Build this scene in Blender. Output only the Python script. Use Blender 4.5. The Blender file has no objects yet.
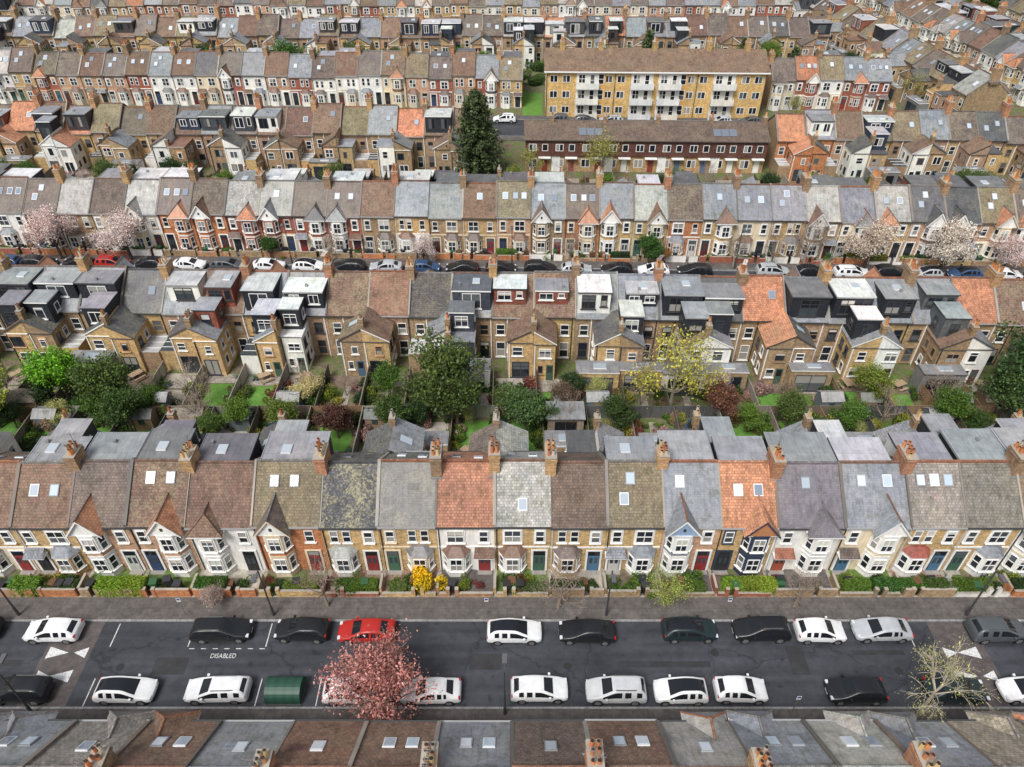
import bpy, math, random
import numpy as np
from mathutils import Vector, Matrix
R=random.Random(11)
pi=math.pi
sc=bpy.context.scene
COLL=sc.collection

# ------------------------------------------------------------------ materials
def newmat(name):
    m=bpy.data.materials.new(name); m.use_nodes=True
    t=m.node_tree; p=t.nodes['Principled BSDF']
    return m,t,p
def N(t,typ,**kw):
    n=t.nodes.new(typ)
    for k,v in kw.items():
        if k in n.inputs: n.inputs[k].default_value=v
        else: setattr(n,k,v)
    return n
def mix(t,a,b,fac=1.0,mode='MULTIPLY'):
    n=t.nodes.new('ShaderNodeMix'); n.data_type='RGBA'; n.blend_type=mode
    def s(i,v):
        if hasattr(v,'is_output') : t.links.new(v,n.inputs[i])
        elif isinstance(v,(int,float)) : n.inputs[i].default_value=v
        else: n.inputs[i].default_value=(*v,1)[:4]
    s(0,fac); s(6,a); s(7,b)
    return n.outputs[2]
def ramp(t,fac,stops):
    n=t.nodes.new('ShaderNodeValToRGB')
    cr=n.color_ramp
    cr.elements[0].position=stops[0][0]; cr.elements[0].color=(*stops[0][1],1)
    cr.elements[1].position=stops[-1][0]; cr.elements[1].color=(*stops[-1][1],1)
    for p,c in stops[1:-1]:
        e=cr.elements.new(p); e.color=(*c,1)
    t.links.new(fac,n.inputs[0]); return n.outputs[0]
def noise(t,scale,detail=4,rough=.6,vec=None,dist=0):
    n=N(t,'ShaderNodeTexNoise'); n.inputs['Scale'].default_value=scale
    n.inputs['Detail'].default_value=detail; n.inputs['Roughness'].default_value=rough
    n.inputs['Distortion'].default_value=dist
    if vec is None:
        g=t.nodes.new('ShaderNodeNewGeometry'); vec=g.outputs['Position']
    t.links.new(vec,n.inputs['Vector']); return n.outputs['Fac']
def g3(v): return (v,v,v)
def attr(t):
    return N(t,'ShaderNodeAttribute',attribute_name='Col')
def mapr(t,val,a,b,c,d):
    n=t.nodes.new('ShaderNodeMapRange')
    for i,x in enumerate((a,b,c,d)): n.inputs[i+1].default_value=x
    t.links.new(val,n.inputs[0]); return n.outputs[0]
def mth(t,op,a,b):
    n=t.nodes.new('ShaderNodeMath'); n.operation=op
    for i,x in enumerate((a,b)):
        if hasattr(x,'is_output'): t.links.new(x,n.inputs[i])
        else: n.inputs[i].default_value=x
    return n.outputs[0]

def pattern_mat(name,bw,rh,ms,c1,c2,mort,n1,n2,rough,bump,lichen=False,streak=False,amp=.2):
    m,t,p=newmat(name)
    a=attr(t); uv=t.nodes.new('ShaderNodeUVMap'); uv.uv_map='UV'
    b=t.nodes.new('ShaderNodeTexBrick')
    b.inputs['Scale'].default_value=1; b.inputs['Brick Width'].default_value=bw
    b.inputs['Row Height'].default_value=rh; b.inputs['Mortar Size'].default_value=ms
    b.inputs['Color1'].default_value=(*g3(c1),1); b.inputs['Color2'].default_value=(*g3(c2),1)
    b.inputs['Mortar'].default_value=(*g3(mort),1); b.inputs['Bias'].default_value=0
    b.inputs['Mortar Smooth'].default_value=.3
    t.links.new(uv.outputs[0],b.inputs['Vector'])
    c=mix(t,a.outputs['Color'],b.outputs['Color'])
    f=ramp(t,noise(t,n1,5,.7),[(.3,g3(1-amp)),(.7,g3(1+amp))]); c=mix(t,c,f)
    f=ramp(t,noise(t,n2,3,.6),[(.3,(.84,.86,.89)),(.7,(1.14,1.1,1.04))]); c=mix(t,c,f)
    if streak:
        mp=t.nodes.new('ShaderNodeMapping'); mp.inputs['Scale'].default_value=(3.5,.45,1)
        oi=t.nodes.new('ShaderNodeObjectInfo'); cb=t.nodes.new('ShaderNodeCombineXYZ')
        t.links.new(mth(t,'MULTIPLY',oi.outputs['Random'],90),cb.inputs[0]); t.links.new(cb.outputs[0],mp.inputs['Location'])
        t.links.new(uv.outputs[0],mp.inputs[0])
        lo=.68 if lichen else .80
        f=ramp(t,noise(t,1.2,5,.7,mp.outputs[0]),[(.33,g3(lo)),(.52,g3(1.0)),(.7,g3(1.1))]); c=mix(t,c,f)
    if lichen:
        # dark moss / soot patches
        f=ramp(t,noise(t,.9,7,.75),[(.36,(.62,.64,.58)),(.5,g3(1))]); c=mix(t,c,f)
        nz=noise(t,4.5,6,.8)
        nz2=noise(t,.5,2,.5)
        s=mth(t,'ADD',nz,mth(t,'MULTIPLY',nz2,.35))
        w=mth(t,'MULTIPLY',mapr(t,s,.66,.78,0,1),a.outputs['Alpha'])
        c=mix(t,c,(.36,.33,.2),w,'MIX')
    t.links.new(c,p.inputs['Base Color']); p.inputs['Roughness'].default_value=rough
    if bump:
        bp=t.nodes.new('ShaderNodeBump'); bp.inputs['Strength'].default_value=bump; bp.inputs['Distance'].default_value=.03
        t.links.new(b.outputs['Color'],bp.inputs['Height']); t.links.new(bp.outputs[0],p.inputs['Normal'])
    return m
M={}
M['brick']=pattern_mat('brick_stock',.23,.078,.008,1.3,.65,1.0,2.2,.25,.9,.3,streak=True,amp=.27)
M['tile']=pattern_mat('roof_tile',.27,.23,.02,1.25,.78,.6,1.7,.35,.8,.7,lichen=True,streak=True,amp=.18)
M['slate']=pattern_mat('roof_slate',.26,.19,.012,1.14,.87,.75,1.3,.3,.5,.4,lichen=True,streak=True,amp=.14)
M['felt']=pattern_mat('flat_roof_felt',1.0,2.6,.02,1.06,.92,.7,.9,.3,.7,0,streak=True,amp=.25)
M['paint']=pattern_mat('painted_render',9,9,0,1.0,1.0,1.0,.9,.3,.65,0,streak=True,amp=.08)
M['hung']=pattern_mat('hung_slate_cladding',.25,.2,.02,1.3,.75,.5,1.5,.4,.6,.4)
def plain(name,rough=.5,metal=0,spec=.5,objcol=False,coat=0):
    m,t,p=newmat(name); a=attr(t); c=a.outputs['Color']
    if objcol:
        o=t.nodes.new('ShaderNodeObjectInfo'); c=mix(t,c,o.outputs['Color'])
    t.links.new(c,p.inputs['Base Color']); p.inputs['Roughness'].default_value=rough
    p.inputs['Metallic'].default_value=metal; p.inputs['Coat Weight'].default_value=coat
    return m
M['plain']=plain('painted_trim',.5)
M['metal']=plain('galvanised_metal',.4,.6)
M['objc']=plain('tinted_plastic',.5,objcol=True)
M['glass']=plain('window_glass',.06)
M['bark']=plain('tree_bark',.9)
m,t,p=newmat('car_paint'); o=t.nodes.new('ShaderNodeObjectInfo')
f=ramp(t,noise(t,1.5,3,.6),[(.35,g3(.86)),(.7,g3(1.05))])
t.links.new(mix(t,o.outputs['Color'],f),p.inputs['Base Color'])
p.inputs['Roughness'].default_value=.4; p.inputs['Coat Weight'].default_value=.2; p.inputs['Coat Roughness'].default_value=.08
M['carp']=m
m,t,p=newmat('leaf'); a=attr(t); o=t.nodes.new('ShaderNodeObjectInfo')
c=mix(t,a.outputs['Color'],o.outputs['Color'])
t.links.new(c,p.inputs['Base Color']); p.inputs['Roughness'].default_value=.6
tr=t.nodes.new('ShaderNodeBsdfTranslucent'); t.links.new(c,tr.inputs[0])
ms=t.nodes.new('ShaderNodeMixShader'); ms.inputs[0].default_value=.3
t.links.new(p.outputs[0],ms.inputs[1]); t.links.new(tr.outputs[0],ms.inputs[2])
t.links.new(ms.outputs[0],t.nodes['Material Output'].inputs[0])
M['leaf']=m
m,t,p=newmat('fence_wood'); a=attr(t); uv=t.nodes.new('ShaderNodeUVMap'); uv.uv_map='UV'
mp=t.nodes.new('ShaderNodeMapping'); mp.inputs['Scale'].default_value=(9,.4,1); t.links.new(uv.outputs[0],mp.inputs[0])
c=mix(t,a.outputs['Color'],ramp(t,noise(t,1,3,.6,mp.outputs[0]),[(.3,g3(.6)),(.7,g3(1.35))]))
t.links.new(c,p.inputs['Base Color']); p.inputs['Roughness'].default_value=.85
M['wood']=m
def groundmat(name,stops,s1,s2,rough=.9,bump=0,slab=None,extra=None,sc_=(1.1,.9,.7)):
    m,t,p=newmat(name)
    c=ramp(t,noise(t,s1,8,.7),stops)
    c=mix(t,c,ramp(t,noise(t,s2,4,.6),[(.3,g3(.75)),(.7,g3(1.25))]))
    if slab:
        b=t.nodes.new('ShaderNodeTexBrick'); g=t.nodes.new('ShaderNodeNewGeometry')
        b.inputs['Scale'].default_value=1; b.inputs['Brick Width'].default_value=slab[0]; b.inputs['Row Height'].default_value=slab[1]
        b.inputs['Mortar Size'].default_value=slab[2]; b.inputs['Color1'].default_value=(*g3(sc_[0]),1); b.inputs['Color2'].default_value=(*g3(sc_[1]),1)
        b.inputs['Mortar'].default_value=(*g3(sc_[2]),1)
        t.links.new(g.outputs['Position'],b.inputs['Vector']); c=mix(t,c,b.outputs['Color'])
    if extra: c=extra(t,c,p)
    t.links.new(c,p.inputs['Base Color']); p.inputs['Roughness'].default_value=rough
    return m
M['garden']=groundmat('garden_soil_and_grass',[(.35,(.07,.05,.03)),(.45,(.17,.13,.09)),(.53,(.09,.12,.035)),(.7,(.12,.19,.035))],.6,2.5)
M['lawn']=groundmat('lawn_grass',[(.3,(.07,.15,.022)),(.5,(.09,.22,.03)),(.7,(.14,.27,.05))],1.0,5)
M['dlawn']=groundmat('rough_grass',[(.3,(.09,.10,.03)),(.5,(.09,.15,.03)),(.7,(.17,.20,.06))],1.0,5)
M['patio']=groundmat('patio_slabs',[(.3,(.2,.175,.15)),(.7,(.40,.35,.29))],1.0,4,slab=(.6,.6,.03))
M['patio2']=groundmat('patio_brick_paving',[(.3,(.2,.12,.09)),(.7,(.30,.20,.15))],1.0,4,slab=(.4,.4,.03))
M['gravel']=groundmat('garden_gravel',[(.3,(.28,.25,.21)),(.7,(.5,.46,.4))],6,1)
M['deck']=groundmat('timber_decking',[(.3,(.13,.10,.08)),(.7,(.26,.19,.13))],2,5,slab=(3,.14,.015))
M['pave']=groundmat('pavement_slabs',[(.3,(.07,.062,.058)),(.7,(.135,.12,.112))],.6,3,slab=(.75,.6,.018),sc_=(1.07,.93,.75))
M['kerb']=groundmat('kerb_granite',[(.3,g3(.2)),(.7,g3(.3))],2,5,slab=(.9,5,.03))
def roadx(t,c,p):
    g=t.nodes.new('ShaderNodeNewGeometry')
    mp=t.nodes.new('ShaderNodeMapping'); mp.inputs['Scale'].default_value=(.05,1.1,1); t.links.new(g.outputs['Position'],mp.inputs[0])
    c=mix(t,c,ramp(t,noise(t,1,3,.5,mp.outputs[0]),[(.35,g3(.82)),(.65,g3(1.25))]))
    v=t.nodes.new('ShaderNodeTexVoronoi'); v.feature='DISTANCE_TO_EDGE'; v.inputs['Scale'].default_value=.13
    nz=t.nodes.new('ShaderNodeTexNoise'); nz.inputs['Scale'].default_value=.8
    t.links.new(g.outputs['Position'],nz.inputs['Vector'])
    va=t.nodes.new('ShaderNodeVectorMath'); va.operation='ADD'
    vs=t.nodes.new('ShaderNodeVectorMath'); vs.operation='SCALE'; vs.inputs['Scale'].default_value=1.6
    t.links.new(nz.outputs['Color'],vs.inputs[0]); t.links.new(g.outputs['Position'],va.inputs[0]); t.links.new(vs.outputs[0],va.inputs[1])
    t.links.new(va.outputs[0],v.inputs['Vector'])
    c=mix(t,c,ramp(t,v.outputs['Distance'],[(0,g3(.55)),(.012,g3(1))]))
    # oil stains
    c=mix(t,c,ramp(t,noise(t,1.1,3,.5),[(.28,g3(.6)),(.36,g3(1))]))
    p.inputs['Specular IOR Level'].default_value=.4
    return c
M['road']=groundmat('asphalt_road',[(.3,(.032,.034,.042)),(.7,(.055,.058,.068))],1.6,.25,rough=.55,extra=roadx)
M['roadp']=groundmat('asphalt_patch',[(.3,(.022,.022,.025)),(.7,(.036,.036,.040))],3,1,rough=.7)
M['hump']=groundmat('block_paving',[(.3,(.07,.06,.06)),(.7,(.115,.095,.092))],2,1,rough=.8,slab=(.2,.1,.01))
m,t,p=newmat('road_paint')
t.links.new(ramp(t,noise(t,9,6,.8),[(.36,g3(.2)),(.52,g3(.68))]),p.inputs['Base Color']); p.inputs['Roughness'].default_value=.7
M['mark']=m

# ------------------------------------------------------------------ mesh builder
class MB:
    def __init__(s): s.v=[];s.f=[];s.m=[];s.c=[]
    def face(s,pts,mat,col):
        i=len(s.v); s.v.extend(pts); s.f.append(tuple(range(i,i+len(pts)))); s.m.append(mat)
        s.c.append(col if len(col)==4 else (col[0],col[1],col[2],0.0))
    def box(s,x0,x1,y0,y1,z0,z1,mat,col,bottom=False,topmat=None,topcol=None):
        a=(x0,y0,z0);b=(x1,y0,z0);c=(x1,y1,z0);d=(x0,y1,z0)
        e=(x0,y0,z1);f=(x1,y0,z1);g=(x1,y1,z1);h=(x0,y1,z1)
        s.face([a,b,f,e],mat,col);s.face([b,c,g,f],mat,col);s.face([c,d,h,g],mat,col);s.face([d,a,e,h],mat,col)
        s.face([e,f,g,h],topmat or mat,topcol or col)
        if bottom: s.face([d,c,b,a],mat,col)
    def fbox(s,fr,u0,u1,z0,z1,d0,d1,mat,col):
        ox,oy,ux,uy=fr; nx,ny=uy,-ux
        def P(u,d,z): return (ox+u*ux+d*nx, oy+u*uy+d*ny, z)
        s.face([P(u0,d1,z0),P(u1,d1,z0),P(u1,d1,z1),P(u0,d1,z1)],mat,col)
        s.face([P(u0,d0,z0),P(u0,d1,z0),P(u0,d1,z1),P(u0,d0,z1)],mat,col)
        s.face([P(u1,d1,z0),P(u1,d0,z0),P(u1,d0,z1),P(u1,d1,z1)],mat,col)
        s.face([P(u0,d1,z1),P(u1,d1,z1),P(u1,d0,z1),P(u0,d0,z1)],mat,col)
        s.face([P(u0,d0,z0),P(u1,d0,z0),P(u1,d1,z0),P(u0,d1,z0)],mat,col)
    def fq(s,fr,u0,u1,z0,z1,d,mat,col):
        ox,oy,ux,uy=fr; nx,ny=uy,-ux
        def P(u,z): return (ox+u*ux+d*nx, oy+u*uy+d*ny, z)
        s.face([P(u0,z0),P(u1,z0),P(u1,z1),P(u0,z1)],mat,col)
    def cyl(s,cx,cy,z0,z1,r0,r1,n,mat,col,top=True):
        p0=[(cx+r0*math.cos(2*pi*i/n),cy+r0*math.sin(2*pi*i/n),z0) for i in range(n)]
        p1=[(cx+r1*math.cos(2*pi*i/n),cy+r1*math.sin(2*pi*i/n),z1) for i in range(n)]
        for i in range(n):
            j=(i+1)%n; s.face([p0[i],p0[j],p1[j],p1[i]],mat,col)
        if top: s.face(p1,mat,col)
    def tube(s,a,b,r0,r1,n,mat,col):
        a=Vector(a);b=Vector(b);d=(b-a)
        if d.length<1e-5:return
        d.normalize(); x=d.orthogonal().normalized(); y=d.cross(x)
        p0=[];p1=[]
        for i in range(n):
            o=x*math.cos(2*pi*i/n)+y*math.sin(2*pi*i/n)
            p0.append(tuple(a+o*r0));p1.append(tuple(b+o*r1))
        for i in range(n):
            j=(i+1)%n; s.face([p0[i],p0[j],p1[j],p1[i]],mat,col)
    def mesh(s,name):
        me=bpy.data.meshes.new(name)
        me.from_pydata(s.v,[],s.f)
        keys=[]
        for k in s.m:
            if k not in keys: keys.append(k)
        for k in keys: me.materials.append(M[k])
        idx={k:i for i,k in enumerate(keys)}
        me.polygons.foreach_set('material_index',[idx[k] for k in s.m])
        tot=np.array([len(f) for f in s.f]); nl=int(tot.sum())
        nor=np.empty(len(s.f)*3,dtype=np.float32); me.polygons.foreach_get('normal',nor); nor=nor.reshape(-1,3)
        co=np.array(s.v,dtype=np.float32)
        nr=np.repeat(nor,tot,axis=0)
        h=np.hypot(nr[:,0],nr[:,1]); flat=h<.05; hh=np.where(flat,1,h)
        tx=np.where(flat,1,-nr[:,1]/hh); ty=np.where(flat,0,nr[:,0]/hh); tz=np.zeros_like(tx)
        T=np.stack([tx,ty,tz],1); B=np.cross(nr,T)
        lv=np.concatenate([np.array(f) for f in s.f]); pc=co[lv]
        uvs=np.stack([(pc*T).sum(1),(pc*B).sum(1)],1).astype(np.float32)
        l=me.uv_layers.new(name='UV'); l.data.foreach_set('uv',uvs.ravel())
        ca=me.color_attributes.new(name='Col',type='FLOAT_COLOR',domain='CORNER')
        cc=np.repeat(np.array(s.c,dtype=np.float32),tot,axis=0); ca.data.foreach_set('color',cc.ravel())
        return me
def addobj(name,data,loc=(0,0,0),rz=0,parent=None,scale=(1,1,1),color=None):
    o=bpy.data.objects.new(name,data); o.location=loc; o.rotation_euler=(0,0,rz); o.scale=scale
    if color: o.color=(*color,1)
    if parent: o.parent=parent
    COLL.objects.link(o); return o

def jit(c,a=.08):
    k=1+R.uniform(-a,a)
    return tuple(max(0,x*k*(1+R.uniform(-a*.3,a*.3))) for x in c[:3])+tuple(c[3:])
WHITE=(.80,.80,.78)
YEL=(.50,.345,.165);BRN=(.33,.23,.135);ORG=(.48,.195,.085);PNK=(.48,.30,.195);RED=(.33,.11,.07);CRM=(.70,.60,.44);WHT=(.80,.79,.75);GRY=(.42,.43,.42)
TB=(.195,.118,.088);TP=(.155,.12,.108);SG=(.235,.25,.285);SD=(.095,.096,.104);TT=(.50,.225,.13);TO=(.20,.16,.105);LG=(.37,.365,.35);DK=(.022,.026,.036);NV=(.03,.045,.08)
def gl():
    return R.choice([(.015,.018,.022),(.02,.025,.03),(.03,.035,.045),(.05,.06,.07),(.015,.02,.03),(.02,.02,.022),(.10,.11,.115),(.3,.29,.27)])

def window(mb,fr,uc,z0,w,h,det,fc=WHITE,surr=None,mull=False,d=0.0,case=False):
    a,b=uc-w/2,uc+w/2
    if surr is not None:
        mb.fbox(fr,a-.13,b+.13,z0-.05,z0+h+.2,d,d+.05,'paint',surr); d+=.05
    if det<1:
        mb.fbox(fr,a,b,z0,z0+h,d,d+.03,'plain',fc)
        n=2 if (mull or w>1.2) else 1
        ww=(w-.1*(n+1))/n
        for i in range(n):
            x=a+.1+i*(ww+.1)
            if case: mb.fq(fr,x,x+ww,z0+.09,z0+h-.09,d+.034,'glass',gl())
            else:
                mb.fq(fr,x,x+ww,z0+.09,z0+h/2-.04,d+.034,'glass',gl()); mb.fq(fr,x,x+ww,z0+h/2+.04,z0+h-.09,d+.034,'glass',gl())
        return
    mb.fq(fr,a,b,z0,z0+h/2,d+.012,'glass',gl()); mb.fq(fr,a,b,z0+h/2,z0+h,d+.012,'glass',gl())
    if R.random()<.18:
        bz=z0+h*R.uniform(.45,.8); mb.fq(fr,a+.05,b-.05,bz,z0+h-.03,d+.016,'plain',jit((.55,.53,.48),.2))
    t=.06; e=d+.07
    mb.fbox(fr,a,a+t,z0,z0+h,d,e,'plain',fc); mb.fbox(fr,b-t,b,z0,z0+h,d,e,'plain',fc)
    mb.fbox(fr,a+t,b-t,z0,z0+t,d,e-.003,'plain',fc); mb.fbox(fr,a+t,b-t,z0+h-t,z0+h,d,e-.003,'plain',fc)
    if case:
        if R.random()<.4: mb.fbox(fr,a+t,b-t,z0+h*.7-.02,z0+h*.7+.02,d,e-.01,'plain',fc)
    else: mb.fbox(fr,a+t,b-t,z0+h/2-.03,z0+h/2+.03,d,e-.01,'plain',fc)
    if mull or w>1.2: mb.fbox(fr,uc-.03,uc+.03,z0+t,z0+h-t,d,e-.006,'plain',fc)
    mb.fbox(fr,a-.12,b+.12,z0-.13,z0-.052,d,e+.08,'paint',fc if surr is None else surr)

ZE=5.9;ZR=8.9;K=.75;D=8.0;OV=.2
def rz_(y): return ZE+K*y if y<=4 else ZE+K*(8-y)
def rbox(mb,x0,x1,y0,y1,h,mat,col,topmat=None,topcol=None,h0=.0):
    f = 1 if y1<=4.01 else -1
    n=Vector((0,-K*f,1)).normalized()
    def P(x,y,hh): 
        v=Vector((x,y,rz_(y)))+n*hh; return tuple(v)
    a,b,c,d=P(x0,y0,h0),P(x1,y0,h0),P(x1,y1,h0),P(x0,y1,h0)
    e,g,i,j=P(x0,y0,h),P(x1,y0,h),P(x1,y1,h),P(x0,y1,h)
    mb.face([a,b,g,e],mat,col);mb.face([b,c,i,g],mat,col);mb.face([c,d,j,i],mat,col);mb.face([d,a,e,j],mat,col)
    mb.face([e,g,i,j],topmat or mat,topcol or col)
def skylight(mb,x,y,w=.74,l=.8,tint=None):
    rbox(mb,x-w/2,x+w/2,y-l/2,y+l/2,.10,'plain',R.choice([(.6,.62,.64),(.3,.31,.33),(.2,.21,.22)]))
    rbox(mb,x-w/2+.07,x+w/2-.07,y-l/2+.07,y+l/2-.07,.115,'glass',tint or R.choice([(.35,.4,.46),(.42,.5,.58),(.55,.6,.66),(.2,.24,.3)]),h0=.09)

def chimney(mb,cx,cy,zb,zt,wx,wy,pots,col):
    mb.box(cx-wx/2,cx+wx/2,cy-wy/2,cy+wy/2,zb,zt,'brick',col)
    mb.box(cx-wx/2-.06,cx+wx/2+.06,cy-wy/2-.06,cy+wy/2+.06,zt-.32,zt-.14,'brick',col,True)
    mb.box(cx-wx/2-.04,cx+wx/2+.04,cy-wy/2-.04,cy+wy/2+.04,zt,zt+.08,'paint',(.33,.3,.26),True)
    nx=2 if wx>.6 else 1
    for i in range(pots):
        for j in range(nx):
            if R.random()<.12: continue
            px=cx+(j-(nx-1)/2)*.36; py=cy+(i-(pots-1)/2)*(wy-.2)/max(1,pots)
            c=jit(R.choice([(.55,.2,.07),(.6,.25,.09),(.45,.16,.07),(.62,.42,.2),(.5,.45,.36)]),.15)
            hh=R.uniform(.3,.75); r=R.uniform(.12,.15)
            mb.cyl(px,py,zt+.08,zt+.08+hh,r,r*.8,7,'plain',c,False)
            mb.cyl(px,py,zt+.08+hh,zt+.14+hh,r*1.0,r*1.0,7,'plain',c,False)
            mb.cyl(px,py,zt+.1,zt+.11+hh,r*.7,r*.7,6,'plain',(.02,.02,.02))

def aerial(mb,x,y,z):
    c=(.3,.3,.3)
    mb.box(x-.02,x+.02,y-.02,y+.02,z,z+1.5,'metal',c)
    a=R.uniform(0,pi); dx,dy=math.cos(a),math.sin(a)
    mb.tube((x-.6*dx,y-.6*dy,z+1.4),(x+.6*dx,y+.6*dy,z+1.4),.016,.016,4,'metal',c)
    for k in range(-4,5):
        px,py=x+dx*k*.14,y+dy*k*.14
        mb.tube((px+dy*.22,py-dx*.22,z+1.4),(px-dy*.22,py+dx*.22,z+1.4),.012,.012,3,'metal',c)

def house(F,x0,x1,north,s,last=False,det=1):
    W=x1-x0
    ox,oy,an=F
    xx=x1 if north else x0
    loc=(ox+xx*math.cos(an),oy+xx*math.sin(an),0)
    zs_=R.uniform(.98,1.022) if det>0 else R.choice([R.uniform(.97,1.03),R.uniform(.93,1.08)])
    E=addobj('terraced_house',None,loc,an+(pi if north else 0),scale=(1,1,zs_)); E.empty_display_size=.5
    wl,rf,wn,dr,ch=MB(),MB(),MB(),MB(),MB()
    e=.012
    wc=s['wall']; wm='paint' if s.get('painted') else 'brick'
    rw=s.get('rear',R.choice([YEL,BRN,BRN,(.40,.29,.16),(.38,.25,.17)]))
    rwm='paint' if s.get('rpaint') else 'brick'
    rw=jit(rw)
    front=(0,0,1,0); rear=(W,D,-1,0)
    wl.face([(e,0,-.1),(W-e,0,-.1),(W-e,0,ZE),(e,0,ZE)],wm,wc)
    wl.face([(W-e,D,-.1),(e,D,-.1),(e,D,ZE),(W-e,D,ZE)],rwm,rw)
    for x,o in ((e,1),(W-e,-1)):
        pts=[(x,D,-.1),(x,0,-.1),(x,0,ZE-.02),(x,4,ZR-.02),(x,D,ZE-.02)]
        if o<0: pts=pts[::-1]
        wl.face(pts,'brick',jit(s.get('side',BRN)))
    rc=jit(s['roof'],.07)[:3]+(s.get('lich',.3),)
    rm=s.get('rm','tile')
    def slope(a,b,c):
        rf.face([(0,a,rz_(a)),(W,a,rz_(a)),(W,b,rz_(b)),(0,b,rz_(b))] if a<b else [(W,a,rz_(a)),(0,a,rz_(a)),(0,b,rz_(b)),(W,b,rz_(b))],rm,c)
    slope(-OV,4,rc)
    slope(8+OV,4,rc)
    for q in range(R.choice([0,0,1,2])):
        px=R.uniform(.4,W-1.6); py=R.uniform(.4,2.6)
        rbox(rf,px,px+R.uniform(.4,1.3),py,py+R.uniform(.3,.9),.012+.004*q,rm,jit(rc[:3],.22)+(0,))
    rc2=(.05,.05,.05) if R.random()<.5 else (.3,.3,.3)
    rf.box(.02,W-.02,-OV-.12,-OV-.005,rz_(-OV)-.12,rz_(-OV)-.01,'plain',rc2,True)
    rf.box(.02,W-.02,8+OV+.005,8+OV+.12,rz_(8+OV)-.12,rz_(8+OV)-.01,'plain',rc2,True)
    wl.box(.02,W-.02,-.1,-.003,ZE-.42,ZE-.3,'paint' if R.random()<.5 else wm,WHITE if R.random()<.4 else jit(wc,.2),True)
    rdc=jit(R.choice([(.28,.12,.07),(.2,.12,.09),rc[:3],(.2,.19,.18)]))
    rf.box(0,W,3.88,4.12,ZR-.06,ZR+.08,'tile',rdc)
    pc=jit(R.choice([(.26,.25,.23),(.2,.18,.16),(.3,.27,.23),(.16,.13,.11),(.12,.11,.1)]))
    for px in ([0] if not last else [0,W]):
        pw=R.choice([.08,.13]); hgt=R.choice([.07,.14,.2])
        def PP(x,y,h): return (x,y,rz_(y)+h)
        for a,b in ((-OV+.02,4),(8+OV-.02,4)):
            q=[PP(px-pw,a,hgt),PP(px+pw,a,hgt),PP(px+pw,b,hgt),PP(px-pw,b,hgt)]
            if a>b:q=q[::-1]
            rf.face(q,'paint',pc)
            for sx in (-pw,pw):
                rf.face([PP(px+sx,a,-.1),PP(px+sx,b,-.1),PP(px+sx,b,hgt),PP(px+sx,a,hgt)],'brick',pc)
            rf.face([PP(px-pw,a,-.25),PP(px+pw,a,-.25),PP(px+pw,a,hgt),PP(px-pw,a,hgt)],'brick',pc)
    if s.get('chim'):
        cc=jit(R.choice([(.34,.225,.13),(.27,.18,.11),(.42,.26,.13),(.38,.19,.11)]))
        cy=4+R.uniform(-.15,.25); zt=R.uniform(9.8,10.4)
        chimney(ch,0,cy,7.6,zt,.85,R.uniform(1.3,1.9),R.choice([3,4]),cc)
        if det>0 and R.random()<.7: aerial(ch,.1,cy+.5,zt)
        rf.box(-.5,.5,cy-1.05,cy+1.05,7.9,8.12,'plain',(.2,.2,.21))
    for (sx,sy) in s.get('sky',[]): skylight(rf,sx*W,sy)
    mir=s.get('mir',False)
    bc=W*.68 if mir else W*.32
    dc=W*.19 if mir else W*.81
    tr=s.get('trim',WHITE); bay=s.get('bay',1)
    if s.get('gf'): wl.fbox(front,.03,W-.03,-.1,2.95,0,.03,'paint',s['gf'])
    if bay!=2 and R.random()<.6: wl.fbox(front,.03,W-.03,3.0,3.16,0,.06,'paint',tr)
    bcol=s.get('baycol',tr)
    su=tr
    if bay>0:
        hb=5.45 if bay==2 else 2.75
        hw=1.12; fw=.62; dp=.78
        bpaint=s.get('baypaint',True)
        pts=[(bc-hw,0),(bc-fw,-dp),(bc+fw,-dp),(bc+hw,0)]
        for i in range(3):
            (ax,ay),(bx,by)=pts[i],pts[i+1]; L=math.hypot(bx-ax,by-ay); fr=(ax,ay,(bx-ax)/L,(by-ay)/L)
            wl.fq(fr,0,L,-.1,hb,0,'paint' if bpaint else wm,bcol if bpaint else wc)
            wl.fbox(fr,0,L,hb-.18,hb,.0,.06,'paint',tr)
            if bay==2: wl.fbox(fr,0,L,2.7,2.9,.0,.05,'paint',tr)
            if bay==2 and bpaint and s.get('baymid') is not None: wl.fbox(fr,0,L,2.9,3.42,.0,.02,s.get('midm','brick'),s['baymid'])
            ww=1.0 if i==1 else .6
            for z in ([.95] if bay==1 else [.95,3.5]):
                window(wn,fr,L/2,z,ww if z<2 else ww*.95,1.5,det,s.get('fc',WHITE),mull=(i==1))
        if bay==1:
            o=.12; zt=3.35
            P=[(bc-hw-o,-.0),(bc-fw-o*.6,-dp-o),(bc+fw+o*.6,-dp-o),(bc+hw+o,-.0)]
            T=[(bc-hw+.5,-.003),(bc-fw+.25,-.22),(bc+fw-.25,-.22),(bc+hw-.5,-.003)]
            brc=jit(s.get('bayroof',R.choice([SG,TB,TP,(.2,.2,.2),TB])))
            for i in range(3):
                rf.face([(*P[i],hb),(*P[i+1],hb),(*T[i+1],zt),(*T[i],zt)],'slate',brc)
            rf.face([(*T[0],zt),(*T[1],zt),(*T[2],zt),(*T[3],zt)],'slate',brc)
            if R.random()<.3:
                window(wn,front,bc-.5,3.75,.66,1.4,det,s.get('fc',WHITE)); window(wn,front,bc+.5,3.75,.66,1.4,det,s.get('fc',WHITE))
                wl.fbox(front,bc-.9,bc+.9,5.17,5.35,.0,.04,'paint',tr)
            else: window(wn,front,bc,3.7,1.35,1.45,det,s.get('fc',WHITE),su if R.random()<.8 else None,True)
        else:
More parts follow.
